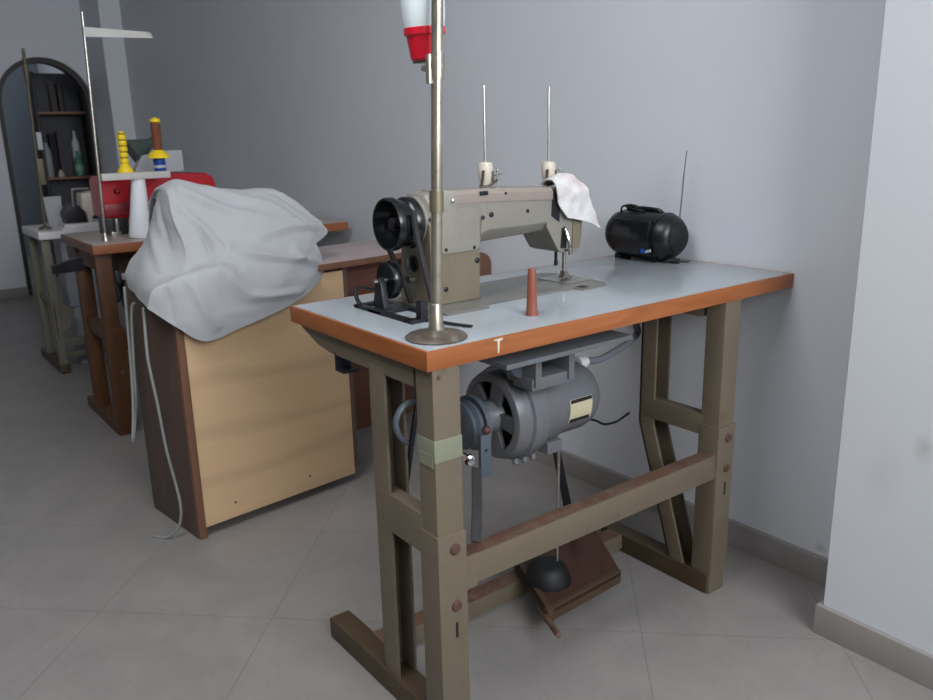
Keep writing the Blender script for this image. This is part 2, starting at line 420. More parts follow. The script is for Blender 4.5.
# ------------------------------------------------------------------ sewing table in front
TH = .76; TL = 1.062; TW = .50; TT = .034
T = thing('sewing_table', 'large industrial sewing table with glossy white top, orange wood edge and taupe metal legs', 'table', (0, 0, 0))
top = part('tabletop', MB().box(.006, TL - .006, .006, TW - .006, TH - TT + .001, TH).bevel(.0012), M['laminate'], T, 'glossy white laminate tabletop')
for ya in (0, TW - .007): part('edge_band', MB().box(0, TL, ya, ya + .007, TH - TT, TH - .0006).bevel(.001), M['edge_wood'], top, 'orange brown wood edge')
for xa in (0, TL - .007): part('edge_band', MB().box(xa, xa + .007, .007, TW - .007, TH - TT, TH - .0006).bevel(.001), M['edge_wood_y'], top, 'orange brown wood edge')
part('paint_chip', MB().prism([(.1488, .731), (.1512, .732), (.1530, .752), (.160, .7545), (.160, .757), (.140, .7565), (.140, .755), (.1480, .753)], 'y', -.0006, .002), M['chip'], top, 'small pale chip in the wood edge')
LX = (.0105, .8036); LW = .0565; LY = .002
for li, x in enumerate(LX):
    # front leg: upper channel and lower sleeve with bolts
    leg = part('leg', MB().box(x, x + LW, LY, LY + .050, .0, TH - TT).bevel(.003), M['taupe'], T)
    part('sleeve', MB().box(x - .002, x + LW + .003, LY - .003, LY + .053, .055, .424 if li == 0 else .43).bevel(.002), M['taupe'], leg)
    for zb in ((.393, .280) if li == 0 else (.40, .325)):
        part('bolt', MB().lathe((x + .034, LY - .003, zb), (0, -1, 0), [(.0105, 0), (.0105, .003), (.009, .0045), (.004, .005)], 18), M['bolt'], leg, 'rusty bolt head')
    part('slot', MB().box(x + .031, x + .0365, LY - .0036, LY, .215 if li == 0 else .255, .246 if li == 0 else .288), M['dark'], leg, 'dark slot below the bolt')  # thin dark plate, painted as the shade inside a slot
    if li == 0:
        part('screw', MB().lathe((x + .013, LY, .712), (0, -1, 0), [(.004, 0), (.0035, .0015), (.001, .002)], 12), M['bolt'], leg)
        part('masking_tape', MB().box(x - .001, x + LW + .001, LY - .001, LY + .051, .562, .602).bevel(.001).box(x - .0018, x + .0003, LY + .005, LY + .044, .552, .575), M['tape'], leg, 'greenish masking tape wrapped round the leg')
    # rear leg
    y0, y1 = (.156, .204) if li == 0 else (.192, .238)
    rl = MB(); rw = .045
    if li == 0:
        rl.box(x, x + .006, y0, y1, .04, TH - TT - .03).box(x + rw - .006, x + rw, y0, y1, .04, TH - TT - .03).box(x + .006, x + rw - .006, y1 - .007, y1, .04, TH - TT - .03)
        rl.box(x + .012, x + .018, y1, y1 + .024, .04, TH - TT - .03)
    else:
        def chan(a0, a1, b0, b1, z0, z1):
            for (xa, xb, f0, f1) in ((x, x + .007, 0, 1), (x + LW - .007, x + LW, 0, 1), (x, x + LW, .84, 1)):
                lo = [(xa, a0 + (a1 - a0) * f0, z0), (xb, a0 + (a1 - a0) * f0, z0), (xb, a0 + (a1 - a0) * f1, z0), (xa, a0 + (a1 - a0) * f1, z0)]
                hi = [(xa, b0 + (b1 - b0) * f0, z1), (xb, b0 + (b1 - b0) * f0, z1), (xb, b0 + (b1 - b0) * f1, z1), (xa, b0 + (b1 - b0) * f1, z1)]
                rl.hexa(lo, hi)
        chan(y0, y1, y0, y1, .385, TH - TT - .03)
        chan(.078, .124, y0, y1, .04, .385)
    part('leg', rl.bevel(.0015), M['taupe'], T)
    # apron under the top, its rear end tapered
    part('apron', MB().prism([(LY + .06, TH - TT), (.485, TH - TT), (.475, .716), (.41, .692), (.36, .684), (LY + .06, .684)], 'x', x + .002, x + .032).bevel(.002), M['taupe'], T)
    part('cross_rail', MB().box(x - .001, x + .030, LY + .045, y1 - .012, .375 if li == 0 else .402, .452).bevel(.003), M['taupe'], T)
    fy = .437 if li == 0 else .355
    part('foot_bar', MB().box(x - .004, x + .046, LY + .006, fy, .002, .05).bevel(.004), M['taupe_worn'], T, 'worn brown foot bar')
part('stretcher', MB().box(LX[0] + LW, LX[1], .004, .008, .305, .363).bevel(.001).box(LX[0] + LW - .01, LX[0] + LW + .028, .002, .004, .3, .366), M['taupe'], T)
part('stretcher_flange', MB().box(LX[0] + LW, LX[1], .008, .042, .358, .363).bevel(.001), M['rust'], T, 'rusty upper face of the stretcher')
part('floor_bar', MB().box(LX[0] + .04, .80, .278, .282, .01, .05).bevel(.001), M['taupe'], T)
part('floor_bar_flange', MB().box(LX[0] + .04, .80, .282, .325, .046, .051).bevel(.001), M['rust'], T, 'rusty upper face of the floor bar')
part('corner_bracket', MB().box(.012, .045, .335, .339, .652, .69).box(.012, .045, .305, .334, .652, .656), M['black_iron'], T, 'small black bracket under the apron')
dr = part('drawer', MB().box(.872, 1.01, .12, .30, .672, TH - TT).bevel(.002), M['edge_wood_y'], T, 'shallow wooden drawer under the right end')
part('drawer_bottom', MB().box(.868, 1.014, .116, .304, .666, .672), M['brown_dark'], dr)

# treadle
tr = thing('foot_treadle', 'brown wooden foot treadle plate under the white-topped sewing table', 'treadle', (.51, .23, 0))
pl = [V(.385, .123, .066), V(.637, .135, .066), V(.745, .345, .085), V(.468, .345, .085)]
up = V(0, -.02, .012)
part('plate', MB().hexa([p - V(0, 0, .012) for p in pl], pl).bevel(.002), M['brown_dark'] if False else mat('dark_brown_treadle', (70, 44, 34), .55, var=.15, scale=12, c2=(60, 40, 32), amount=.4), tr)
rim = MB()
for a, b in ((0, 1), (3, 0)):
    A = pl[a]; B = pl[b]; d = (B - A).normalized(); nrm = V(-d.y, d.x, 0) * .014
    rim.hexa([A - V(0, 0, .03), B - V(0, 0, .03), B + nrm - V(0, 0, .03), A + nrm - V(0, 0, .03)], [A + V(0, 0, .004), B + V(0, 0, .004), B + nrm + V(0, 0, .004), A + nrm + V(0, 0, .004)])
part('rim', rim.bevel(.0015), M['taupe_worn'], tr, 'worn wooden rim')
part('rocker_rod', MB().cyl((.400, .17, .045), (.350, .052, .058), .0065).bevel(.0015), M['rust'], tr, 'rusty rod sticking out in front')
part('rubber_boss', MB().lathe((.470, .215, .068), (0, .0, 1), [(.055, 0), (.055, .012), (.049, .026), (.043, .04), (.03, .05), (.008, .051)], 28), M['black'], tr, 'round black rubber boss')
part('pull_rod', MB().cyl((.490, .205, .075), (.494, .205, .42), .0035, seg=10), M['steel'], tr, 'thin steel pull rod up to the motor')

# ------------------------------------------------------------------ clutch motor under the top
mo = thing('clutch_motor', 'blue grey electric clutch motor hanging under the white-topped sewing table', 'motor', (.45, .25, .40))
cx = (0, .25, .505)
X = (1, 0, 0)
part('housing', MB().lathe((.40, .25, .505), X, [(.06, 0), (.088, .01), (.087, .08), (.082, .086), (.082, .165), (.078, .183), (.066, .202), (.04, .211), (.001, .213)], 40), M['motor'], mo)
bell = MB().lathe((.33, .25, .505), X, [(.084, .0), (.094, .004), (.101, .022), (.1005, .036), (.107, .04), (.107, .058), (.102, .062), (.103, .082), (.088, .096), (.070, .096), (.076, .02), (.078, .0)], 44, cap=False, closed=True)
part('end_bell', bell, M['motor'], mo)
sp = MB()
for k in range(5):
    a = 2 * PI * k / 5 + .35
    rm = Matrix.Rotation(a, 3, 'X')
    pts = [(-.0145, .03), (.0145, .03), (.021, .082), (-.021, .082)]
    lo = [V(.331, .25, .505) + rm @ V(0, p[0], p[1]) for p in pts]; hi = [V(.343, .25, .505) + rm @ V(0, p[0], p[1]) for p in pts]
    sp.hexa(lo, hi)
part('spokes', sp.bevel(.002), M['motor'], mo)
part('rotor', MB().lathe((.358, .25, .505), X, [(.02, 0), (.07, 0), (.07, .03), (.02, .03)], 30), M['dark'], mo, 'dark rotor behind the spokes')
part('hub', MB().lathe((.283, .25, .505), X, [(.026, 0), (.031, .006), (.033, .03), (.036, .05), (.041, .058), (.036, .064)], 30), M['motor'], mo)
part('pulley', MB().lathe((.244, .25, .503), X, [(.02, 0), (.046, 0), (.052, .003), (.052, .008), (.043, .015), (.052, .022), (.052, .028), (.046, .031), (.022, .031)], 34), M['motor_dark'], mo)
part('pulley_guard', MB().lathe((.276, .25, .503), X, [(.05, 0), (.060, 0), (.060, .012), (.056, .012), (.056, .004), (.05, .004)], 34, cap=False, closed=True), M['motor_dark'], mo)
for s, (a, b) in enumerate(((.20, .245), (.2, .255))):
    pass
# hanger
hg = part('hanger', MB().box(.215, .56, .055, .36, .674, .684).bevel(.002).box(.27, .45, .2, .34, .6835, .7255), M['motor'], mo, 'blue grey hanger plate')
part('hanger_arm', MB().box(.337, .354, .110, .20, .600, .6745).bevel(.003), M['motor'], hg)
part('hanger_arm', MB().box(.430, .446, .110, .20, .600, .6745).bevel(.003), M['motor'], hg)
part('hanger_bar', MB().box(.333, .450, .116, .176, .592, .618).bevel(.004), M['motor'], hg)
part('hanger_cheek', MB().prism([(.27, .6745), (.337, .6745), (.337, .61), (.318, .62)], 'y', .15, .165).bevel(.002), M['motor_dark'], hg)
for (px, pz) in ((.385, .402), (.36, .404), (.41, .402)):
    part('bolt', MB().lathe((px, .2, pz), (0, -.3, -1), [(.007, -.01), (.007, .001), (.004, .003), (.001, .0035)], 12), M['motor'], mo)
part('base_foot', MB().box(.445, .49, .19, .24, .402, .43).bevel(.003), M['motor'], mo)
lv = part('clutch_lever', MB().box(.223, .25, .147, .156, .425, .516).bevel(.002), M['motor_dark'], mo, 'flat lever with a hole on the motor front')
part('ball_joint', MB().sphere((.240, .150, .524), .0095), M['bolt'], lv)
part('hole', MB().lathe((.236, .1475, .482), (0, -1, 0), [(.0035, 0), (.0035, .001)], 12), M['dark'], lv)  # flat dark disc; the hole's shade is its colour
part('chrome_nut', MB().lathe((.195, .15, .472), (-.3, -1, 0), [(.006, -.03), (.006, -.004), (.0125, -.004), (.0125, .006), (.008, .009), (.008, .013), (.002, .014)], 6), M['chrome'], mo, 'shiny chrome nut')
part('terminal', MB().lathe((.592, .25, .572), (1, .1, 0), [(.017, 0), (.017, .02), (.012, .024), (.012, .034)], 18), M['white_plastic'], mo, 'white cable gland')
part('cable', MB().tube([(.618, .252, .574), (.68, .26, .565), (.763, .27, .576), (.81, .275, .588), (.838, .28, .605), (.828, .29, .64), (.80, .30, .70), (.795, .3, .726)], .0085, 10), M['cable_grey'], mo, 'thick grey power cable')
part('stray_cord', MB().tube([(.606, .27, .46), (.655, .29, .415), (.712, .30, .39), (.745, .30, .372), (.785, .30, .368), (.811, .30, .373), (.838, .30, .381)], .0032, 8), M['black'], mo, 'thin black cord with a loose end')
# nameplate on the drum
def drum_patch(x0, x1, a0, a1, r, t=.0012):
    m_ = MB(); rings = []
    n = 10
    for k in range(n + 1):
        a = a0 + (a1 - a0) * k / n
        rings.append([(x0, .25 - math.cos(a) * r, .505 + math.sin(a) * r), (x1, .25 - math.cos(a) * r, .505 + math.sin(a) * r), (x1, .25 - math.cos(a) * (r + t), .505 + math.sin(a) * (r + t)), (x0, .25 - math.cos(a) * (r + t), .505 + math.sin(a) * (r + t))])
    return m_.loft(rings)
npl = part('nameplate', drum_patch(.492, .560, R(-24), R(14), .082), M['motor_plate'], mo, 'cream nameplate with dark lines')
part('dark_strip', drum_patch(.494, .558, R(8), R(13.5), .0835), M['dark'], npl)
part('dark_strip', drum_patch(.494, .554, R(-23.5), R(-18), .0835), M['dark'], npl)
part('brake_strap', MB().ribbon([(.213, .15, .45), (.17, .095, .41), (.121, .036, .3645)], (1, 0, 0), .010, .002), M['belt'], mo, 'dark flat strap down to the stretcher')
part('stay_rod', MB().ribbon([(.535, .275, .43), (.60, .29, .22), (.645, .30, .085)], (1, 0, .3), .0095, .004), M['black_iron'], mo, 'slanting black stay down to the treadle')
# knee lifter hook
kn = thing('knee_lifter', 'curved blue grey hook with a black rod behind the near table leg', 'lever', (.06, .11, .42))
part('hook', MB().tube([(.112, .18, .625), (.09, .13, .632), (.062, .105, .636), (.036, .105, .641), (.017, .105, .636), (.004, .105, .620), (.001, .105, .602), (.008, .105, .582), (.022, .105, .567)], .0078, 10, flat=.7), M['motor_dark'], kn)
part('rod', MB().tube([(.128, .2, .70), (.118, .2, .64), (.095, .2, .53), (.071, .2, .41)], .006, 8), M['black_iron'], kn, 'slanting black rod')
part('rod_clamp', MB().box(.108, .135, .175, .212, .60, .726).bevel(.003), M['motor_dark'], kn)

# ------------------------------------------------------------------ the sewing machine head
sm = thing('sewing_machine', 'beige industrial sewing machine set into the glossy white table', 'sewing machine', (.4, .30, TH))
bedp = [(.18, .190), (.285, .190), (.29, .217), (.545, .217), (.552, .192), (.630, .198), (.645, .225), (.645, .385), (.625, .405), (.18, .405)]
bd = part('bed', MB().prism(bedp, 'z', TH - .012, TH + .005).bevel(.0015), M['bed'], sm)
part('slide_plate', MB().prism([(.56, .25), (.635, .25), (.635, .35), (.56, .35)], 'z', TH + .005, TH + .0062).bevel(.0004), M['steel'], bd, 'steel needle plate')
part('notch', MB().prism([(.553, .196), (.572, .194), (.575, .217), (.553, .217)], 'z', TH + .005, TH + .0056), M['dark'], bd)  # flat dark patch painted as shade in a notch
def rsec(x, y0, y1, z0, z1, ct, cb, ctop=None):
    ct2 = ctop if ctop else ct
    return [(x, y0 + cb, z0), (x, y1 - cb, z0), (x, y1, z0 + cb), (x, y1, z1 - ct), (x, y1 - ct2, z1), (x, y0 + ct2, z1), (x, y0, z1 - ct), (x, y0, z0 + cb)]
part('column', MB().loft([[(x0, .262, z), (x1, .262, z), (x1, y1, z), (x0, y1, z)] for (z, x0, x1, y1) in ((TH + .004, .190, .326, .385), (TH + .012, .196, .320, .378), (.86, .198, .321, .372), (.93, .196, .33, .368))]).bevel(.008, 3), M['beige_machine'], sm)
arm = part('arm', MB().loft([rsec(.196, .275, .355, .892, .973, .018, .018), rsec(.202, .266, .364, .882, .984, .018, .018), rsec(.225, .262, .367, .878, .988, .012, .016), rsec(.32, .262, .367, .872, .987, .012, .026), rsec(.345, .263, .365, .878, .986, .012, .028), rsec(.46, .263, .363, .884, .980, .012, .022), rsec(.53, .264, .362, .889, .979, .012, .02)]).bevel(.0025, 2, 20), M['grey_machine'], sm)
part('arm_cover', MB().loft([[(x, .2605, z1 - .026), (x, .2605, z1 - .008), (x, .266, z1), (x, .33, z1 + .001), (x, .33, z1 - .03)] for x, z1 in ((.225, .990), (.33, .989), (.524, .981))]).bevel(.0008), M['pink_machine'], arm, 'paler strip along the upper edge of the arm')
part('side_cover', MB().prism([(.212, .88), (.225, .868), (.310, .868), (.318, .876), (.318, .955), (.212, .955)], 'y', .2585, .262).bevel(.0012), M['grey_machine'], arm, 'grey side cover plate')
hd = part('head', MB().prism([(.508, .908), (.510, .896), (.522, .876), (.536, .854), (.546, .840), (.564, .834), (.566, .842), (.585, .842), (.590, .832), (.604, .834), (.611, .86), (.616, .962), (.606, .976), (.520, .979), (.520, .975), (.509, .962)], 'y', .264, .362).bevel(.006, 3), M['grey_machine'], sm)
part('face_plate', MB().prism([(.584, .842), (.607, .842), (.613, .87), (.615, .915), (.588, .915)], 'y', .2605, .266).bevel(.0015), M['beige_machine'], hd, 'warm beige rear face plate')
part('slot_shade', MB().prism([(.550, .846), (.566, .846), (.570, .88), (.564, .893), (.554, .89)], 'y', .2615, .266), M['dark'], hd)  # dark plate, shade of the recess by the needle bar put into colour
part('gap', MB().prism([(.522, .92), (.53, .915), (.545, .905), (.545, .96), (.525, .978)], 'y', .2615, .266), M['black_iron'], hd, 'dark patch painted for the shaded gap behind the rag')  # flat plate coloured dark for the shade of a gap
part('presser_lifter', MB().tube([(.556, .256, .890), (.558, .25, .875), (.562, .246, .852), (.566, .25, .832)], lambda t: .0028 + .0022 * t, 8), M['chrome'], hd, 'shiny presser foot lifter')
part('presser_bar', MB().cyl((.597, .30, .785), (.597, .30, .845), .0048, seg=12).cyl((.597, .30, .77), (.597, .30, .79), .0035, seg=10), M['steel'], sm)
part('presser_foot', MB().prism([(.584, .770), (.614, .7675), (.618, .771), (.606, .776), (.600, .786), (.593, .786), (.591, .776)], 'y', .292, .308).bevel(.001), M['steel'], sm, 'steel presser foot')
part('needle_bar', MB().cyl((.576, .305, .812), (.576, .305, .85), .0035, seg=10).cyl((.576, .305, .80), (.576, .305, .812), .0045, seg=10), M['black_iron'], sm)
for (x, y, z, r) in ((.352, .2608, .936, .0055), (.328, .2585, .932, .0042), (.452, .2612, .936, .004), (.39, .2598, .977, .0032), (.232, .2575, .876, .0038), (.303, .2575, .874, .0038), (.312, .2605, .846, .006), (.231, .2605, .796, .0052), (.203, .2630, .938, .005)):
    part('screw', MB().lathe((x, y + .002, z), (0, -1, 0), [(r, 0), (r, .002), (r * .7, .003), (.0003, .0031)], 12), M['black_iron'], sm)
part('oil_plug', MB().lathe((.195, .325, .845), (-1, 0, 0), [(.017, -.004), (.017, .003), (.012, .005), (.001, .0055)], 20), M['black_gloss'], sm, 'round black plug on the column side')
part('side_knob', MB().lathe((.196, .345, .81), (-1, -.2, 0), [(.007, 0), (.007, .012), (.002, .014)], 14), M['chrome'], sm)
# hand wheel with two rims
WZ = .930
hw = part('hand_wheel', MB().lathe((.131, .315, WZ), X, [(.047, .001), (.0505, -.001), (.052, .002), (.052, .014), (.048, .018), (.0455, .021), (.0455, .036), (.049, .039), (.051, .042), (.051, .056), (.046, .061), (.012, .061), (.012, .032), (.038, .030), (.046, .012)], 44, cap=False, closed=True), M['black_gloss'], sm, 'glossy black hand wheel')
part('wheel_hub', MB().lathe((.140, .315, WZ), X, [(.004, 0), (.011, .001), (.013, .006), (.013, .055)], 20), M['black_iron'], hw)
part('shaft_collar', MB().lathe((.190, .315, WZ + .004), X, [(.040, 0), (.046, .004), (.046, .012), (.036, .016)], 34), M['grey_machine'], sm)
part('belt', MB().ribbon([(.163, .266, .955), (.165, .264, .92), (.174, .262, .87), (.190, .260, .80), (.2, .258, .755)], (.9, .3, .3), .0055, .003).ribbon([(.150, .362, .925), (.155, .350, .88), (.168, .336, .835), (.185, .326, .775), (.19, .322, .755)], (.9, .3, .3), .005, .003), M['belt'], sm, 'dark drive belt from hand wheel to table slot')
# two thread tension posts on top of the arm
for (x, zz, nm) in ((.380, .987, 0), (.561, .981, 1)):
    y = .315
    tp = part('thread_post', MB().cyl((x, y, zz), (x, y, zz + .006), .014, seg=18).cyl((x, y, zz + .006), (x, y, 1.192), .0023, seg=8), M['steel'], sm, 'thin steel spool pin')
    b = MB()
    b.lathe((x, y, zz + .006), (0, 0, 1), [(.010, 0), (.012, .006), (.0155, .018), (.0165, .036), (.015, .045), (.006, .047)], 18)
    part('tension_cap', b, M['ivory'], tp, 'ivory plastic tension cap')
    part('tension_bracket', MB().ribbon([(x - .014, y - .012, zz + .036), (x - .018, y - .014, zz + .02), (x - .022, y - .015, zz + .004)], (0, 1, 0), .003, .0015).ribbon([(x + .008, y - .014, zz + .034), (x + .01, y - .014, zz + .01)], (1, 0, 0), .003, .001).ribbon([(x - .02, y - .016, zz + .002), (x + .0, y - .018, zz + .006), (x + .02, y - .016, zz + .016)], (0, 0, 1), .0025, .001), M['disc'], tp)
    part('guide_screw', MB().cyl((x + .029, y - .005, zz + .002), (x + .029, y - .005, zz + .034), .0018, seg=8).cyl((x + .020, y - .005, zz + .024), (x + .040, y - .005, zz + .026), .0018, seg=8).sphere((x + .029, y - .005, zz + .035), .0032, 8, 6), M['steel'], tp)
    if nm == 0: part('foot_clip', MB().box(x - .060, x - .040, .256, .2595, zz - .010, zz - .002).bevel(.0006), M['black_iron'], tp)

# white rag hung over the head of the machine
def catmull_grid(rows, nu, nv):
    cols = [smooth_path(r, nu) for r in rows]
    out = []
    for k in range(len(cols[0])):
        out.append(smooth_path([c[k] for c in cols], nv))
    return [[out[k][j] for k in range(len(out))] for j in range(len(out[0]))]
def sheet(grid, thick, amp=.0, freq=20, fine=.0, ffreq=60):
    nR = len(grid); nC = len(grid[0])
    nr = [[None] * nC for _ in range(nR)]
    for j in range(nR):
        for k in range(nC):
            a = grid[min(j + 1, nR - 1)][k] - grid[max(j - 1, 0)][k]; b = grid[j][min(k + 1, nC - 1)] - grid[j][max(k - 1, 0)]
            n = b.cross(a)
            nr[j][k] = n.normalized() if n.length > 1e-9 else V(0, 0, 1)
    g2 = [[grid[j][k] + nr[j][k] * (amp * noise.noise(grid[j][k] * freq) + fine * noise.noise(grid[j][k] * ffreq + V(5, 3, 1))) for k in range(nC)] for j in range(nR)]
    m_ = MB()
    A = [[m_.bm.verts.new(g2[j][k] + nr[j][k] * thick / 2) for k in range(nC)] for j in range(nR)]
    B = [[m_.bm.verts.new(g2[j][k] - nr[j][k] * thick / 2) for k in range(nC)] for j in range(nR)]
    for j in range(nR - 1):
        for k in range(nC - 1):
            m_.bm.faces.new((A[j][k], A[j][k + 1], A[j + 1][k + 1], A[j + 1][k]))
            m_.bm.faces.new((B[j][k], B[j + 1][k], B[j + 1][k + 1], B[j][k + 1]))
    for j in range(nR - 1):
        m_.bm.faces.new((A[j][0], A[j + 1][0], B[j + 1][0], B[j][0])); m_.bm.faces.new((A[j][-1], B[j][-1], B[j + 1][-1], A[j + 1][-1]))
    for k in range(nC - 1):
        m_.bm.faces.new((A[0][k], B[0][k], B[0][k + 1], A[0][k + 1])); m_.bm.faces.new((A[-1][k], A[-1][k + 1], B[-1][k + 1], B[-1][k]))
    return m_
rag = [[V(.532, .31, .985), V(.548, .31, .988), V(.572, .31, .988), V(.596, .31, .982)],
       [V(.528, .278, .996), V(.546, .272, 1.010), V(.575, .272, 1.006), V(.602, .276, .996)],
       [V(.526, .256, .985), V(.552, .252, .985), V(.590, .250, .980), V(.617, .254, .975)],
       [V(.534, .252, .945), V(.565, .249, .945), V(.605, .248, .938), V(.639, .252, .930)],
       [V(.556, .250, .914), V(.585, .247, .908), V(.625, .247, .897), V(.664, .251, .881)]]
solo('rag', sheet(catmull_grid(rag, 10, 7), .003, .005, 45, .0016, 140), M['rag'], 'small white rag with a pinkish patch hung over the sewing machine head', 'cloth', (.58, .30, .98), sharp=60)

# ------------------------------------------------------------------ bobbin winder at the left of the machine
bw = thing('bobbin_winder', 'black iron bobbin winder with a small wheel below the black hand wheel', 'bobbin winder', (.12, .30, TH))
part('frame', MB().box(.090, .105, .19, .385, TH, TH + .007).box(.153, .165, .22, .388, TH, TH + .007).box(.090, .165, .372, .390, TH, TH + .007).box(.090, .133, .178, .200, TH, TH + .007).box(.090, .163, .285, .335, TH, TH + .008).bevel(.0015), M['black_iron'], bw)
part('arm', MB().prism([(.30, TH + .007), (.345, TH + .007), (.338, .79), (.333, .82), (.32, .828), (.31, .815), (.306, .79)], 'x', .108, .122).bevel(.003), M['black_iron'], bw)
part('wheel', MB().lathe((.128, .322, .820), X, [(.01, 0), (.030, .002), (.036, 0), (.038, .004), (.038, .012), (.036, .016), (.028, .014), (.01, .016)], 32), M['black_gloss'], bw, 'small black wheel')
part('spindle', MB().cyl((.100, .322, .820), (.162, .322, .820), .004, seg=10).cyl((.132, .30, .80), (.140, .30, .80), .008, seg=12), M['steel'], bw)
part('upright', MB().tube([(.098, .378, TH + .006), (.094, .384, .782), (.095, .388, .80)], .0045, 8).tube([(.095, .388, .80), (.105, .37, .802), (.118, .345, .80)], .003, 8), M['black_iron'], bw)
part('lever', MB().box(.112, .128, .178, .196, TH + .006, .80).bevel(.003), M['black_iron'], bw)
part('belt_slot_bar', MB().ribbon([(.125, .17, TH + .006), (.14, .125, TH + .004), (.158, .084, TH + .003)], (1, 0, 0), .004, .0015), M['black'], bw, 'flat black strip on the tabletop')

# ------------------------------------------------------------------ thread stand on the near corner
ts = thing('thread_stand', 'tall worn nickel thread stand on a round foot at the near table corner', 'thread stand', (.068, .068, TH))
part('base', MB().lathe((.068, .068, TH), (0, 0, 1), [(.053, 0), (.054, .003), (.049, .007), (.03, .0105), (.018, .013), (.012, .016)], 44), M['disc'], ts, 'round worn iron foot')
part('collar', MB().lathe((.068, .068, TH + .012), (0, 0, 1), [(.0145, 0), (.0145, .006), (.0125, .012), (.0122, .046), (.0105, .049)], 24), M['pole_steel'], ts)
ptop = V(.1045, .068, 1.62); pbot = V(.068, .068, TH + .01)
def on_pole(z): return pbot + (ptop - pbot) * ((z - pbot.z) / (ptop.z - pbot.z))
part('pole', MB().cyl(pbot, ptop, .0096, seg=24), M['pole_steel'], ts, 'worn nickel pole')
cl = MB(); a = on_pole(.974); b = on_pole(1.009)
cl.cyl(a, b, .0125, seg=24)
part('clamp', cl, M['brass'], ts, 'dull brass clamp')
fl = MB(); dn = V(.74, -.30, 0)
a = on_pole(.975) + V(.006, -.010, 0)
fl.hexa([a, a + V(.024, -.004, 0), a + V(.024, .002, 0), a + V(0, .006, 0)], [p + V(0, 0, .034) for p in (a, a + V(.024, -.004, 0), a + V(.024, .002, 0), a + V(0, .006, 0))])
part('clamp_flange', fl.bevel(.001), M['grey_machine'], ts, 'beige metal flange on the clamp')
part('flange_screw', MB().lathe(a + V(.018, -.003, .017), (0, -1, 0), [(.004, 0), (.0035, .003), (.001, .004)], 12), M['chrome'], ts)
c2 = MB(); a = on_pole(1.185); b = on_pole(1.225)
c2.cyl(a, b, .0115, seg=22).cyl(on_pole(1.20), on_pole(1.21), .0128, seg=22).cyl(on_pole(1.178) + V(-.012, .004, 0), on_pole(1.222) + V(-.012, .006, 0), .0055, seg=14).cyl(on_pole(1.2), on_pole(1.2) + V(-.012, .006, 0), .006, seg=12)
c2.cyl(on_pole(1.2) + V(-.012, .006, 0), on_pole(1.205) + V(.012, .055, .0), .005, seg=12)
part('upper_collar', c2, M['pole_steel'], ts, 'upper collar with a small side bolt')
part('holder_arm', MB().box(.095, .125, .105, .150, 1.214, 1.219).bevel(.001), M['pole_steel'], ts)
# red and white bottle held behind the pole
bt = thing('bottle', 'pale bottle standing in a red cup, held behind the nickel pole', 'bottle', (.110, .130, 1.219))
part('cup', MB().lathe((.110, .130, 1.219), (-.05, 0, 1), [(.0235, 0), (.026, .002), (.0305, .037), (.0345, .040), (.0345, .050), (.033, .051)], 32), M['red_bottle'], bt, 'red tapered cup')
part('body', MB().lathe((.1075, .130, 1.269), (-.05, 0, 1), [(.033, 0), (.0355, .015), (.0365, .035), (.036, .08), (.034, .12), (.02, .14), (.012, .145), (.012, .16)], 32), M['bottle_white'], bt, 'pale white bottle body')
# terracotta cone
solo('thread_cone', MB().lathe((.307, .088, TH), (0, 0, 1), [(.0125, 0), (.0125, .004), (.0105, .012), (.0098, .04), (.0078, .086), (.007, .090), (.0035, .0905), (.003, .084)], 24), M['terracotta'], 'empty terracotta coloured thread cone standing on the white tabletop', 'thread cone', (.307, .088, TH))

# ------------------------------------------------------------------ radio at the wall end of the table
rd = thing('radio', 'rounded black portable radio with raised antenna on the white tabletop by the wall', 'radio', (.985, .405, TH))
Y = (0, 1, 0)
RC = V(.985, .400, TH + .066)
def capsule(y0, y1, prof, m_, su=.062, sw=.063):
    return m_.lathe((RC.x, 0, RC.z), Y, [(r, h) for r, h in prof], 36, su, sw)
body = MB(); capsule(0, 0, [(.55, .281), (.72, .286), (.88, .299), (.96, .318), (1.0, .342), (1.02, .390), (1.0, .438), (.96, .462), (.88, .482), (.72, .495), (.55, .499)], body)
part('body', body, M['radio'], rd)
for (y0, d) in ((.497, 1), (.283, -1)):
    g = MB(); capsule(0, 0, [(.62, y0 - .002 * d), (.58, y0 + .005 * d), (.4, y0 + .010 * d), (.01, y0 + .012 * d)], g)
    part('speaker', g, M['radio_grille'], rd, 'round speaker grille')
for y0 in (.458, .320):
    g = MB(); capsule(0, 0, [(.955, y0 - .003), (.985, y0 - .003), (.985, y0 + .003), (.955, y0 + .003)], g)
    part('seam_ring', g, M['radio_gloss'], rd)
part('front_panel', MB().loft([[(RC.x - .058 - .012 * math.cos(t * 1.1), y, RC.z + .052 * math.sin(t * 1.0)) for y in (.325, .447)] + [(RC.x - .045, y, RC.z + .052 * math.sin(t * 1.0)) for y in (.447, .325)] for t in [-1.0 + .25 * k for k in range(9)]]).bevel(.003), M['radio_gloss'], rd, 'glossy black front panel')
lg = MB().box(RC.x - .0705, RC.x - .0690, .333, .346, RC.z - .038, RC.z - .027)
part('logo', lg, M['blue'], rd, 'small blue mark')
lt = MB()
yy = .330
for k, wd in enumerate((.0035, .003, .0035, .004)):
    z0 = RC.z - .036 + .0012 * k
    lt.box(RC.x - .0705, RC.x - .069, yy - wd, yy, z0, z0 + .006 + (.001 if k % 2 else 0)); yy -= wd + .0012
part('lettering', lt, M['silver_print'], rd, 'small pale lettering')
part('handle', MB().tube([(RC.x, .455, RC.z + .058), (RC.x - .004, .442, RC.z + .066), (RC.x - .006, .40, RC.z + .069), (RC.x - .004, .345, RC.z + .066), (RC.x, .335, RC.z + .056)], .0055, 8), M['radio'], rd)
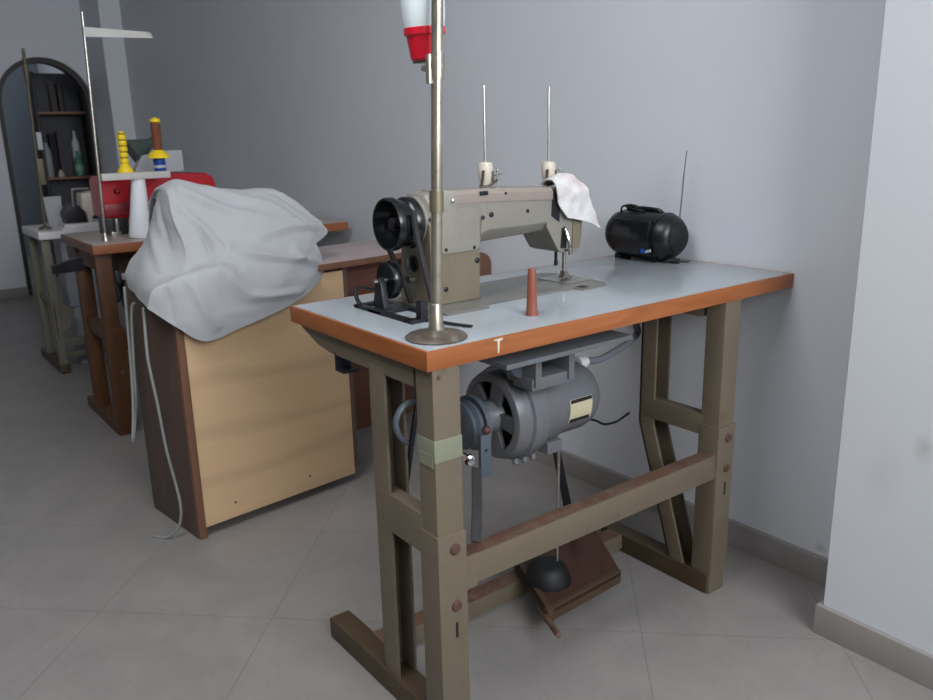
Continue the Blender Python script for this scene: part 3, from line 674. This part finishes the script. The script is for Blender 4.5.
part('cord', MB().tube([(RC.x - .02, .46, RC.z + .058), (RC.x - .026, .45, RC.z + .072), (RC.x - .02, .425, RC.z + .077), (RC.x - .022, .405, RC.z + .071), (RC.x - .01, .42, RC.z + .075), (RC.x - .015, .448, RC.z + .072), (RC.x - .025, .41, RC.z + .067), (RC.x - .02, .38, RC.z + .064)], .0028, 6), M['black'], rd, 'black cord bundled on top')
part('antenna', MB().cyl((1.01, .300, RC.z + .045), (1.015, .297, .985), .0022, seg=8).cyl((1.015, .297, .985), (1.018, .294, 1.04), .0014, seg=8).sphere((1.018, .294, 1.04), .0024, 8, 6), M['steel'], rd, 'thin raised antenna')
for ya in (.33, .45): part('foot', MB().box(.955, 1.0, ya, ya + .02, TH, TH + .012), M['black'], rd)
pg = MB().tube([(.985, .33, TH + .006), (.965, .305, TH + .005), (.970, .29, TH + .006)], .003, 6)
pg.cyl((.970, .292, TH + .008), (.975, .268, TH + .008), .008, .006, 10).cyl((.972, .27, TH + .008), (.982, .244, TH + .008), .0018, seg=6).cyl((.980, .27, TH + .008), (.990, .245, TH + .008), .0018, seg=6)
part('plug', pg, M['black'], rd, 'black mains plug lying beside the radio')

# ------------------------------------------------------------------ covered machine cabinet behind
A = R(6.5)
dk = thing('machine_cabinet', 'brown sewing machine cabinet with pale wood panel under the white dust cover', 'cabinet', (-.061, 1.083, 0), A)
part('back_panel', MB().box(.022, .545, 0, .014, .03, .70).bevel(.001), M['panel'], dk, 'pale wood panel', True)
part('side_panel', MB().prism([(.012, .0), (.30, .0), (.304, .03), (.304, .708), (.012, .708)], 'x', 0, .02).bevel(.001), M['brown_side'], dk, 'dark brown side panel', True)
part('side_edging', MB().box(0, .022, -.003, .012, 0, .708).bevel(.002), M['brown_edge'], dk, 'reddish brown edging', True)
part('side_panel', MB().box(.545, .562, 0, .304, .05, .708).bevel(.001), M['brown_side'], dk, None, True)
part('cabinet_bottom', MB().box(.02, .545, .014, .30, .03, .05), M['brown_side'], dk, None, True)
part('leaf_panel', MB().box(.562, 1.03, .262, .28, .055, .708).bevel(.001), M['brown_dark'], dk, 'deep brown panel under the leaf', True)
part('leaf_drawer', MB().box(.575, .80, .05, .262, .60, .70).bevel(.003), M['brown_dark'], dk, 'deep brown drawer under the leaf', True)
part('top', MB().box(.0, 1.06, -.012, .318, .712, .73).bevel(.002), M['brown_top'], dk, 'pinkish brown laminate top', True)
part('top_edging', MB().box(-.001, 1.06, -.015, -.011, .710, .729).bevel(.001), M['brown_edge'], dk, 'reddish brown edging', True)
part('leaf_bracket', MB().prism([(.86, .605), (1.112, .605), (1.122, .615), (1.122, .658), (1.112, .682), (1.09, .696), (1.06, .700), (1.05, .7125), (.86, .7125)], 'y', -.072, .045).bevel(.004), M['brown_edge'], dk, 'rounded brown leaf end', True)
for (px, pz) in ((.12, .075), (.375, .075)):
    part('nail', MB().lathe((px, 0, pz), (0, -1, 0), [(.004, 0), (.003, .001), (.001, .0012)], 10), M['bolt'], dk, None, True)
# dust cover draped over the machine on the cabinet

cv = [
 [V(-0.090, 1.360, 0.694), V(-0.105, 1.220, 0.685), V(-0.120, 1.100, 0.678), V(-0.121, 1.075, 0.677), V(-0.064, 1.055, 0.626), V(0.007, 1.045, 0.578), V(0.134, 1.060, 0.602), V(0.263, 1.080, 0.630), V(0.352, 1.100, 0.665), V(0.420, 1.150, 0.695)],
 [V(-0.095, 1.360, 0.727), V(-0.103, 1.220, 0.723), V(-0.111, 1.090, 0.718), V(-0.106, 1.065, 0.721), V(-0.047, 1.045, 0.689), V(0.026, 1.040, 0.647), V(0.139, 1.055, 0.652), V(0.264, 1.075, 0.677), V(0.348, 1.100, 0.704), V(0.421, 1.150, 0.731)],
 [V(-0.086, 1.360, 0.754), V(-0.088, 1.220, 0.760), V(-0.080, 1.100, 0.736), V(-0.076, 1.070, 0.742), V(-0.031, 1.055, 0.754), V(0.061, 1.050, 0.759), V(0.156, 1.065, 0.716), V(0.270, 1.080, 0.719), V(0.343, 1.110, 0.739), V(0.411, 1.160, 0.774)],
 [V(-0.072, 1.360, 0.775), V(-0.065, 1.230, 0.789), V(-0.019, 1.135, 0.756), V(0.008, 1.120, 0.757), V(0.035, 1.115, 0.768), V(0.092, 1.105, 0.771), V(0.166, 1.090, 0.767), V(0.278, 1.100, 0.765), V(0.345, 1.120, 0.773), V(0.411, 1.170, 0.785)],
 [V(-0.036, 1.360, 0.817), V(-0.027, 1.260, 0.831), V(0.008, 1.170, 0.820), V(0.016, 1.155, 0.820), V(0.059, 1.150, 0.824), V(0.114, 1.145, 0.828), V(0.177, 1.130, 0.834), V(0.293, 1.140, 0.825), V(0.374, 1.160, 0.807), V(0.444, 1.200, 0.794)],
 [V(-0.010, 1.360, 0.872), V(-0.009, 1.280, 0.900), V(0.001, 1.210, 0.898), V(0.009, 1.195, 0.898), V(0.065, 1.190, 0.900), V(0.127, 1.190, 0.898), V(0.195, 1.185, 0.896), V(0.303, 1.190, 0.890), V(0.395, 1.200, 0.850), V(0.476, 1.220, 0.814)],
 [V(0.014, 1.360, 0.932), V(0.009, 1.310, 0.954), V(0.006, 1.260, 0.965), V(0.017, 1.250, 0.975), V(0.051, 1.250, 0.987), V(0.109, 1.250, 0.972), V(0.221, 1.250, 0.950), V(0.314, 1.250, 0.951), V(0.376, 1.250, 0.922), V(0.452, 1.240, 0.851)],
 [V(0.014, 1.440, 0.912), V(0.009, 1.390, 0.934), V(0.006, 1.370, 0.945), V(0.017, 1.370, 0.955), V(0.051, 1.370, 0.967), V(0.109, 1.370, 0.952), V(0.221, 1.370, 0.930), V(0.314, 1.370, 0.931), V(0.376, 1.370, 0.902), V(0.452, 1.370, 0.831)],
 [V(0.014, 1.430, 0.834), V(0.009, 1.430, 0.845), V(0.006, 1.430, 0.850), V(0.017, 1.430, 0.855), V(0.051, 1.430, 0.861), V(0.109, 1.430, 0.853), V(0.221, 1.430, 0.843), V(0.314, 1.430, 0.843), V(0.376, 1.430, 0.829), V(0.452, 1.430, 0.793)],
 [V(0.014, 1.450, 0.736), V(0.009, 1.450, 0.736), V(0.006, 1.450, 0.736), V(0.017, 1.450, 0.736), V(0.051, 1.450, 0.736), V(0.109, 1.450, 0.736), V(0.221, 1.450, 0.736), V(0.314, 1.450, 0.736), V(0.376, 1.450, 0.736), V(0.452, 1.450, 0.736)],
]
def crease(grid, lines, n):
    nr = len(grid); nc = len(grid[0])
    out = [[p.copy() for p in r] for r in grid]
    for j in range(nr):
        for k in range(nc):
            u, v = k / n, j / n
            a = grid[min(j + 1, nr - 1)][k] - grid[max(j - 1, 0)][k]; b = grid[j][min(k + 1, nc - 1)] - grid[j][max(k - 1, 0)]
            nn = b.cross(a).normalized()
            d = 0
            for (u0, v0, u1, v1, h, wd) in lines:
                ax, ay = u1 - u0, v1 - v0; L2 = ax * ax + ay * ay
                t = max(0, min(1, ((u - u0) * ax + (v - v0) * ay) / L2))
                q = math.hypot(u - u0 - ax * t, v - v0 - ay * t)
                d += h * max(0, 1 - q / wd) ** 1.3 * (.35 + .65 * math.sin(PI * min(1, max(0, t * .9 + .05))))
            out[j][k] += nn * d
    return out
NG = 14
folds = [(3.6, 5.7, 6.6, 4.7, 0.0153, 0.27), (3.4, 5.2, 5.0, 3.7, 0.0136, 0.252), (5.2, 5.9, 8.2, 4.6, 0.0136, 0.27), (6.4, 4.0, 8.6, 5.0, 0.0136, 0.315), (4.0, 4.4, 4.6, 3.3, -0.0136, 0.27), (5.6, 3.6, 7.8, 2.6, 0.0153, 0.315), (4.0, 2.0, 5.2, 0.6, 0.0119, 0.27), (5.4, 1.9, 7.4, 0.5, 0.0136, 0.315), (3.3, 1.7, 3.8, 0.3, -0.0085, 0.225), (0.6, 4.5, 1.6, 2.6, 0.0136, 0.27), (1.0, 5.6, 1.5, 3.8, -0.0102, 0.225), (7.4, 3.4, 8.6, 1.2, 0.0136, 0.315), (6.8, 5.8, 8.8, 5.4, -0.0119, 0.27)]
solo('dust_cover', sheet(crease(catmull_grid(cv, NG, NG), folds, NG), .0025, .005, 11, .0018, 38), M['cloth'], 'white cloth dust cover draped over the machine on the brown cabinet', 'dust cover', (.15, 1.25, .735), sharp=70)
# pale mains cords hanging at the cabinet's left end
solo('power_cord', MB().tube([(-.108, 1.34, .70), (-.115, 1.33, .60), (-.124, 1.32, .468), (-.136, 1.31, .35), (-.150, 1.30, .27), (-.146, 1.31, .26), (-.130, 1.33, .31), (-.122, 1.32, .387), (-.118, 1.31, .49), (-.108, 1.30, .634), (-.10, 1.29, .66)], .0042, 8), M['cable_white'], 'pale looped cord hanging beside the rear of the brown cabinet side', 'cord', (-.13, 1.33, .26), 'cords hanging by the cabinet')
solo('power_cord', MB().tube([(-.113, 1.16, .67), (-.122, 1.145, .559), (-.122, 1.14, .503), (-.115, 1.135, .402), (-.108, 1.13, .269), (-.096, 1.13, .174), (-.092, 1.12, .10), (-.10, 1.13, .04), (-.13, 1.15, .006), (-.16, 1.19, .004)], .0042, 8), M['cable_white'], 'pale cord running down to the floor across the brown cabinet side', 'cord', (-.11, 1.13, .0), 'cords hanging by the cabinet')

# ------------------------------------------------------------------ wooden sewing table farther back
H2 = .735
t2 = thing('wooden_sewing_table', 'brown wooden sewing table carrying the red machine', 'table', (0, 2.1, 0))
tp = part('tabletop', MB().box(-.004, 1.026, 2.088, 2.58, H2 - .03, H2).bevel(.002), M['grey_top'], t2, 'worn greyish tabletop')
part('edge_band', MB().box(-.01, 1.032, 2.078, 2.088, H2 - .034, H2 - .001).bevel(.002), M['wood2_edge'], tp, 'orange brown front edge')
for xa, xb in ((-.011, -.004), (1.026, 1.032)): part('edge_band', MB().box(xa, xb, 2.088, 2.585, H2 - .034, H2 - .001).bevel(.002), M['wood2_side'], tp, 'dull brown side edge')
for x in (-.002, .84):
    part('leg', MB().box(x, x + .055, 2.1, 2.145, .0, H2 - .034).bevel(.004), M['wood2'], t2)
    part('leg_board', MB().box(x - .004, x + .066, 2.094, 2.13, .03, .425).bevel(.004), M['wood2'], t2)
    part('leg', MB().box(x, x + .055, 2.42, 2.465, .04, H2 - .034).bevel(.004), M['wood2'], t2)
    part('side_rail', MB().box(x + .01, x + .04, 2.145, 2.42, .36, .42).box(x + .01, x + .04, 2.13, 2.6, H2 - .10, H2 - .034).bevel(.003), M['wood2'], t2)
    part('foot_bar', MB().box(x - .002, x + .05, 2.105, 2.58, .002, .045).bevel(.004), M['wood2'], t2)
    part('bolt', MB().lathe((x + .04, 2.094, .25), (0, -1, 0), [(.009, 0), (.008, .004), (.002, .005)], 14), M['steel'], t2)
part('rail', MB().box(.06, .84, 2.105, 2.125, .33, .39).bevel(.003), M['wood2'], t2)
k2 = MB().hexa([(-.115, 2.28, .618), (-.02, 2.20, .632), (-.02, 2.25, .632), (-.115, 2.31, .618)], [(-.115, 2.28, .650), (-.02, 2.20, .685), (-.02, 2.25, .685), (-.115, 2.31, .650)])
part('knee_pad', k2.bevel(.006), M['black_iron'], t2, 'dark knee pad sticking out at the left')
m2 = thing('motor', 'dark motor hanging under the brown wooden sewing table', 'motor', (.25, 2.35, .40))
part('housing', MB().lathe((.13, 2.33, .52), X, [(.05, 0), (.09, .01), (.09, .2), (.06, .25), (.01, .26)], 28), M['black_iron'], m2)
part('pulley', MB().lathe((.08, 2.33, .52), X, [(.045, 0), (.05, .01), (.04, .02), (.05, .03), (.02, .05)], 24), M['motor_dark'], m2)
part('hanger', MB().box(.12, .35, 2.28, 2.38, .6, H2 - .03).bevel(.004), M['rust'], m2)
# red machine
rm = thing('red_sewing_machine', 'red overlock machine with rounded top on the brown wooden table', 'sewing machine', (.32, 2.42, H2))
hp = [(.105, .805), (.105, .945), (.117, .962), (.30, .966), (.372, .968), (.39, .962), (.53, .958), (.562, .94), (.572, .90), (.572, .74), (.50, .73), (.30, .79)]
part('body', MB().prism(hp, 'y', 2.36, 2.50).bevel(.012, 3), M['red'], rm)
part('front_cover', MB().prism([(.115, .81), (.115, .855), (.285, .86), (.285, .81)], 'y', 2.352, 2.36).bevel(.003), M['red_dark'], rm, 'darker red front cover')
part('tension_dial', MB().lathe((.235, 2.36, .905), (0, -1, 0), [(.016, 0), (.016, .012), (.008, .02), (.002, .021)], 18), M['dark'], rm)
part('tension_dial', MB().lathe((.17, 2.36, .905), (0, -1, 0), [(.012, 0), (.012, .012), (.006, .02), (.002, .021)], 18), M['red_dark'], rm)
part('base', MB().box(.12, .56, 2.37, 2.50, H2, .81).bevel(.004), M['black_iron'], rm, 'dark base')
part('post', MB().box(.195, .225, 2.345, 2.37, H2, .80).bevel(.003), M['brass'], rm)
part('presser_foot', MB().box(.125, .16, 2.33, 2.37, H2, .75).cyl((.15, 2.345, .745), (.15, 2.345, .80), .008, seg=12).bevel(.002), M['steel'], rm)
# spool stand on that table
s2 = thing('spool_stand', 'tall silver spool stand with two bars on the brown wooden table', 'thread stand', (.066, 2.2, H2))
part('base', MB().lathe((.066, 2.2, H2), (0, 0, 1), [(.014, 0), (.012, .01), (.0065, .03)], 18), M['steel'], s2)
part('pole', MB().cyl((.066, 2.2, H2), (.0915, 2.2, 1.535), .0055, seg=14), M['steel'], s2)
part('upper_bar', MB().hexa([(.088, 2.194, 1.452), (.326, 2.194, 1.458), (.330, 2.206, 1.462), (.088, 2.206, 1.452)], [(.088, 2.194, 1.486), (.30, 2.194, 1.480), (.326, 2.206, 1.478), (.088, 2.206, 1.486)]).bevel(.002), M['tray'], s2, 'off-white upper thread bar')
part('spool_tray', MB().box(.076, .325, 2.170, 2.232, .955, .980).bevel(.003), M['tray'], s2, 'off-white spool tray')
part('spool_pin', MB().cyl((.170, 2.2, .98), (.1715, 2.2, 1.12), .003, seg=8).cyl((.298, 2.2, .98), (.299, 2.2, 1.16), .003, seg=8), M['steel'], s2)
ys = thing('yellow_spool', 'yellow ridged thread spool with a flared base on the spool tray', 'spool', (.1695, 2.2, .987))
pr = [(.0285, .004), (.0285, .012), (.018, .026), (.0125, .036)]
for k in range(5):
    z0 = .038 + k * .0215
    pr += [(.0145, z0), (.016, z0 + .004), (.016, z0 + .013), (.0145, z0 + .017), (.0115, z0 + .018), (.0115, z0 + .021)]
pr += [(.013, .147), (.010, .152), (.003, .153)]
part('cone', MB().lathe((.1695, 2.2, .976), (.01, 0, 1), pr, 24), M['yellow'], ys)
cr = MB()
for k in range(5): cr.lathe((.1695, 2.2, .976), (.01, 0, 1), [(.0122, .0552 + k * .0215), (.0135, .0558 + k * .0215), (.0135, .0592 + k * .0215), (.0122, .0598 + k * .0215)], 20)
part('dark_band', cr, M['yellow_dark'], ys, 'dark bands between the ridges')
bs = thing('brown_spool', 'brown thread spool with yellow ends standing above the blue tin', 'spool', (.298, 2.2, 1.028))
part('flange', MB().lathe((.298, 2.2, 1.028), (.01, 0, 1), [(.041, 0), (.041, .006), (.028, .022), (.018, .030)], 28), M['yellow'], bs, 'flared yellow base')
part('thread', MB().lathe((.298, 2.2, 1.056), (.01, 0, 1), [(.0165, 0), (.0172, .05), (.0165, .102)], 24), M['brown_thread'], bs, 'brown wound thread')
part('cap', MB().lathe((.299, 2.2, 1.157), (.01, 0, 1), [(.014, 0), (.0195, .004), (.0195, .014), (.006, .020), (.002, .022)], 24), M['yellow'], bs, 'yellow cap')
bt2 = thing('blue_tin', 'small blue tin with a pale band under the brown thread spool', 'tin', (.298, 2.2, .980))
part('body', MB().lathe((.298, 2.2, .980), (0, 0, 1), [(.020, 0), (.022, .003), (.022, .043), (.018, .048)], 24), M['blue'], bt2)
part('pale_band', MB().lathe((.298, 2.2, .992), (0, 0, 1), [(.0222, 0), (.0224, .001), (.0224, .009), (.0222, .010)], 24, cap=False), M['silver_print'], bt2)
solo('thread_cone', MB().lathe((.194, 2.2, H2), (.08, 0, 1), [(.04, 0), (.042, .003), (.041, .02), (.0245, .222), (.020, .226), (.006, .227)], 28), M['cone_white'], 'tall white thread cone beside the red machine', 'thread cone', (.194, 2.2, H2))
# green lamp and white card boxes behind the spools, on the machine top
lp = thing('work_lamp', 'dark green conical lamp behind the yellow spool', 'lamp', (.33, 2.46, .968))
part('shade', MB().lathe((.272, 2.46, 1.045), (.85, 0, .42), [(.052, 0), (.055, .004), (.050, .02), (.030, .06), (.018, .085), (.016, .10), (.006, .104)], 28), M['green_dark'], lp, 'dark green shade')
part('switch_knob', MB().sphere((.372, 2.46, 1.098), .018, 14, 10), M['green_dark'], lp)
part('stem', MB().tube([(.36, 2.46, 1.09), (.37, 2.465, 1.04), (.36, 2.47, .968)], .006, 8), M['black_iron'], lp)
solo('card_box', MB().hexa([(.255, 2.395, .966), (.345, 2.395, .968), (.345, 2.44, .968), (.255, 2.44, .966)], [(.295, 2.395, 1.036), (.325, 2.395, 1.040), (.325, 2.44, 1.040), (.295, 2.44, 1.036)]).bevel(.002), M['box_white'], 'white tapered card box behind the spool tray, under the lamp', 'box', (.30, 2.42, .967), 'card boxes on the red machine')
solo('card_box', MB().box(.365, .455, 2.395, 2.45, .968, 1.052).bevel(.002), M['box_white'], 'square white card box behind the blue tin', 'box', (.41, 2.42, .968), 'card boxes on the red machine')

# ------------------------------------------------------------------ pale table at the far left
H3 = .69
t3 = thing('pale_sewing_table', 'white-edged sewing table on pale olive legs near the arch', 'table', (.1, 3.2, 0))
part('tabletop', MB().box(.010, .125, 3.17, 3.58, H3 - .035, H3).bevel(.004), M['white_top'], t3)
part('tabletop', MB().box(.125, .95, 3.22, 3.62, H3 - .02, H3 + .005).bevel(.003), M['white_top'], t3)
for x in (.022, .86):
    part('leg', MB().box(x, x + .036, 3.2, 3.24, 0, H3 - .035).bevel(.003), M['beige_leg'], t3)
    part('leg', MB().box(x, x + .036, 3.5, 3.53, .04, H3 - .035).bevel(.003), M['beige_leg'], t3)
    part('gusset', MB().prism([(3.2, .18), (3.2, .36), (3.5, .36), (3.5, .34), (3.26, .30)], 'x', x + .008, x + .014).bevel(.001), M['beige_leg'], t3)
    part('foot_bar', MB().box(x - .004, x + .04, 3.18, 3.66, .002, .04).bevel(.003), M['taupe_worn'], t3)
part('gusset_plate', MB().prism([(.05, .36), (.12, .30), (.09, .22), (.05, .2)], 'y', 3.205, 3.211), M['beige_leg'], t3)
part('rail', MB().box(.058, .86, 3.21, 3.235, .13, .165).box(.058, .86, 3.255, 3.28, .06, .09).bevel(.002), M['beige_leg'], t3)
part('treadle_rod', MB().tube([(.20, 3.26, .32), (.195, 3.25, .22), (.20, 3.24, .16)], .01, 8), M['black_iron'], t3)
solo('storage_bin', MB().hexa([(.125, 3.30, .30), (.31, 3.30, .30), (.31, 3.45, .30), (.125, 3.45, .30)], [(.118, 3.29, .66), (.33, 3.29, .66), (.33, 3.47, .66), (.118, 3.47, .66)]).box(.14, .30, 3.31, 3.44, .0, .30).bevel(.006), M['grey_bin'], 'pale grey bin under the white-edged table', 'bin', (.22, 3.38, 0))
ov = thing('overlock_machine', 'black and white overlock machine on the white-edged table', 'sewing machine', (.24, 3.35, H3 + .005))
part('body', MB().prism([(.165, H3 + .005), (.155, .755), (.168, .785), (.20, .805), (.232, .79), (.255, .74), (.275, H3 + .005)], 'y', 3.28, 3.38).bevel(.008), M['black_iron'], ov, 'dark rounded body')
part('cover', MB().prism([(.232, .78), (.238, .85), (.31, .86), (.31, .76), (.275, .74), (.27, .70), (.258, .70), (.25, .76)], 'y', 3.25, 3.36).bevel(.008), M['ivory'], ov, 'off-white head cover')
part('thread_guide', MB().tube([(.20, 3.28, .79), (.205, 3.28, .86), (.215, 3.28, .872), (.28, 3.28, .872)], .005, 8), M['steel'], ov)
part('bed', MB().box(.14, .36, 3.24, 3.42, H3 + .005, H3 + .02).bevel(.003), M['white_top'], ov)
solo('folder', MB().hexa([(.105, 3.40, H3), (.17, 3.40, H3), (.17, 3.42, H3), (.105, 3.42, H3)], [(.098, 3.42, .835), (.18, 3.42, .835), (.18, 3.44, .835), (.098, 3.44, .835)]).bevel(.003), M['box_white'], 'upright pale folder left of the overlock machine', 'folder', (.14, 3.42, H3))
s3 = thing('spool_stand', 'slim olive spool stand rising in front of the arch', 'thread stand', (.063, 3.30, H3))
part('base', MB().lathe((.066, 3.30, H3), (0, 0, 1), [(.030, 0), (.028, .008), (.012, .016)], 20), M['olive_pole'], s3)
part('pole', MB().cyl((.066, 3.30, H3), (.090, 3.30, 1.47), .0065, seg=12).cyl((.089, 3.30, 1.46), (.090, 3.30, 1.51), .009, .006, 12), M['olive_pole'], s3)
part('pole_collar', MB().cyl((.087, 3.30, 1.35), (.089, 3.30, 1.44), .009, .014, 12).box(.075, .10, 3.29, 3.31, .90, 1.02).bevel(.002), M['olive_pole'], s3)
part('thread_holder', MB().box(.083, .104, 3.26, 3.292, 1.06, 1.14).bevel(.003), M['box_white'], s3, 'white block on the pole')

# ------------------------------------------------------------------ shelf in the back room
sh = thing('shelf_unit', 'brown shelf unit seen through the dark arch', 'shelf', (.85, 6.35, 0))
for x in (.66, 1.03): part('upright', MB().box(x, x + .02, 6.25, 6.45, 0, 1.62).bevel(.002), M['near_black'], sh)
for z in (1.318, .812, .40): part('shelf_board', MB().box(.67, 1.035, 6.24, 6.45, z - .018, z).bevel(.002), M['shelf_wood'], sh)
part('back_board', MB().box(.66, 1.05, 6.45, 6.46, 0, 1.62), M['shelf_back'], sh)
g = thing('green_bottle', 'green bottle with a pale label on the lower shelf behind the arch', 'bottle', (.935, 6.33, .812))
part('body', MB().lathe((.935, 6.33, .812), (0, 0, 1), [(.03, 0), (.036, .005), (.036, .11), (.02, .15), (.013, .17), (.013, .20), (.004, .201)], 20), M['bottle_green'], g)
part('label', MB().lathe((.935, 6.33, .85), (0, 0, 1), [(.0362, 0), (.0366, .001), (.0366, .05), (.0362, .051)], 20, cap=False), M['teal_label'], g)
solo('white_bottle', MB().lathe((.945, 6.40, .812), (0, 0, 1), [(.028, 0), (.03, .01), (.03, .26), (.012, .31), (.01, .36), (.003, .361)], 20), M['cone_white'], 'tall pale bottle behind the green bottle', 'bottle', (.945, 6.40, .812))
solo('plastic_jug', MB().lathe((.705, 6.33, .812), (0, 0, 1), [(.03, 0), (.036, .01), (.036, .20), (.018, .25), (.016, .27), (.004, .272)], 20), M['box_white'], 'white plastic jug at the left end of the lower shelf', 'jug', (.705, 6.33, .812))
solo('small_pot', MB().lathe((.785, 6.30, .812), (0, 0, 1), [(.022, 0), (.026, .02), (.016, .04), (.010, .055), (.002, .056)], 18), M['ivory'], 'small cream pot between the jug and the green bottle', 'pot', (.785, 6.30, .812))
for (x0, x1, h, mm, lab) in ((.745, .79, .34, 'fab_dark', 'dark folded cloth bolt standing behind the small cream pot'), (.805, .845, .36, 'fab_mauve', 'mauve cloth bolt standing beside the green bottle')):
    solo('cloth_bolt', MB().box(x0, x1, 6.36, 6.43, .812, .812 + h).bevel(.008), M[mm], lab, 'cloth bolt', ((x0 + x1) / 2, 6.39, .812), 'cloth bolts on the back room shelf')
for (x0, x1, h, mm, lab) in ((.80, .84, .24, 'fab_mauve', 'mauve cloth bolt on the upper shelf'), (.86, .905, .22, 'near_black', 'black cloth bolt on the upper shelf')):
    solo('cloth_bolt', MB().box(x0, x1, 6.36, 6.43, 1.318, 1.318 + h).bevel(.008), M[mm], lab, 'cloth bolt', ((x0 + x1) / 2, 6.39, 1.318), 'cloth bolts on the back room shelf')

# ------------------------------------------------------------------ lights and camera
def area(name, loc, rot, sx, sy, power, col):
    l = bpy.data.lights.new(name, 'AREA'); l.shape = 'RECTANGLE'; l.size = sx; l.size_y = sy; l.energy = power; l.color = col
    o = bpy.data.objects.new(name, l); o.location = loc; o.rotation_euler = rot; COL.objects.link(o); return o
area('window_daylight', ((WX0 + WX1) / 2, YB - .22, (WZ0 + WZ1) / 2), (R(90), 0, 0), WX1 - WX0, WZ1 - WZ0, 100, (.945, .98, 1.02))
area('ceiling_panel_light', (-1.0, 0, HC - .03), (0, 0, 0), 1.2, 1.2, 36, (.955, .985, 1.02))
area('back_room_fill', (.3, 7.1, HC - .03), (0, 0, 0), .8, .8, 9, (.9, .95, 1.0))  # added fill to brighten the back room, no lamp known there
wd = bpy.data.worlds.new('overcast'); SC.world = wd; wd.use_nodes = True
bg = wd.node_tree.nodes['Background']; bg.inputs[0].default_value = (.75, .85, 1, 1); bg.inputs[1].default_value = .3

cam = bpy.data.cameras.new('camera'); cam.sensor_fit = 'HORIZONTAL'; cam.sensor_width = 36; cam.lens = 814.96 * 36 / 933
cam.dof.use_dof = True; cam.dof.focus_distance = 1.75; cam.dof.aperture_fstop = 5.6
co = bpy.data.objects.new('camera', cam); COL.objects.link(co)
yaw, pit, rol = .9217, .2634, -.0231
f = V(math.cos(yaw) * math.cos(pit), math.sin(yaw) * math.cos(pit), -math.sin(pit))
rt = V(math.sin(yaw), -math.cos(yaw), 0); upv = rt.cross(f)
r2 = math.cos(rol) * rt + math.sin(rol) * upv; u2 = -math.sin(rol) * rt + math.cos(rol) * upv
mw = Matrix((r2, u2, -f)).transposed().to_4x4(); mw.translation = (-.7157, -1.0498, 1.1047)
co.matrix_world = mw
SC.camera = co
vs = SC.view_settings
vs.view_transform = 'Standard'; vs.look = 'None'; vs.gamma = 1; vs.use_curve_mapping = False; vs.exposure = 0
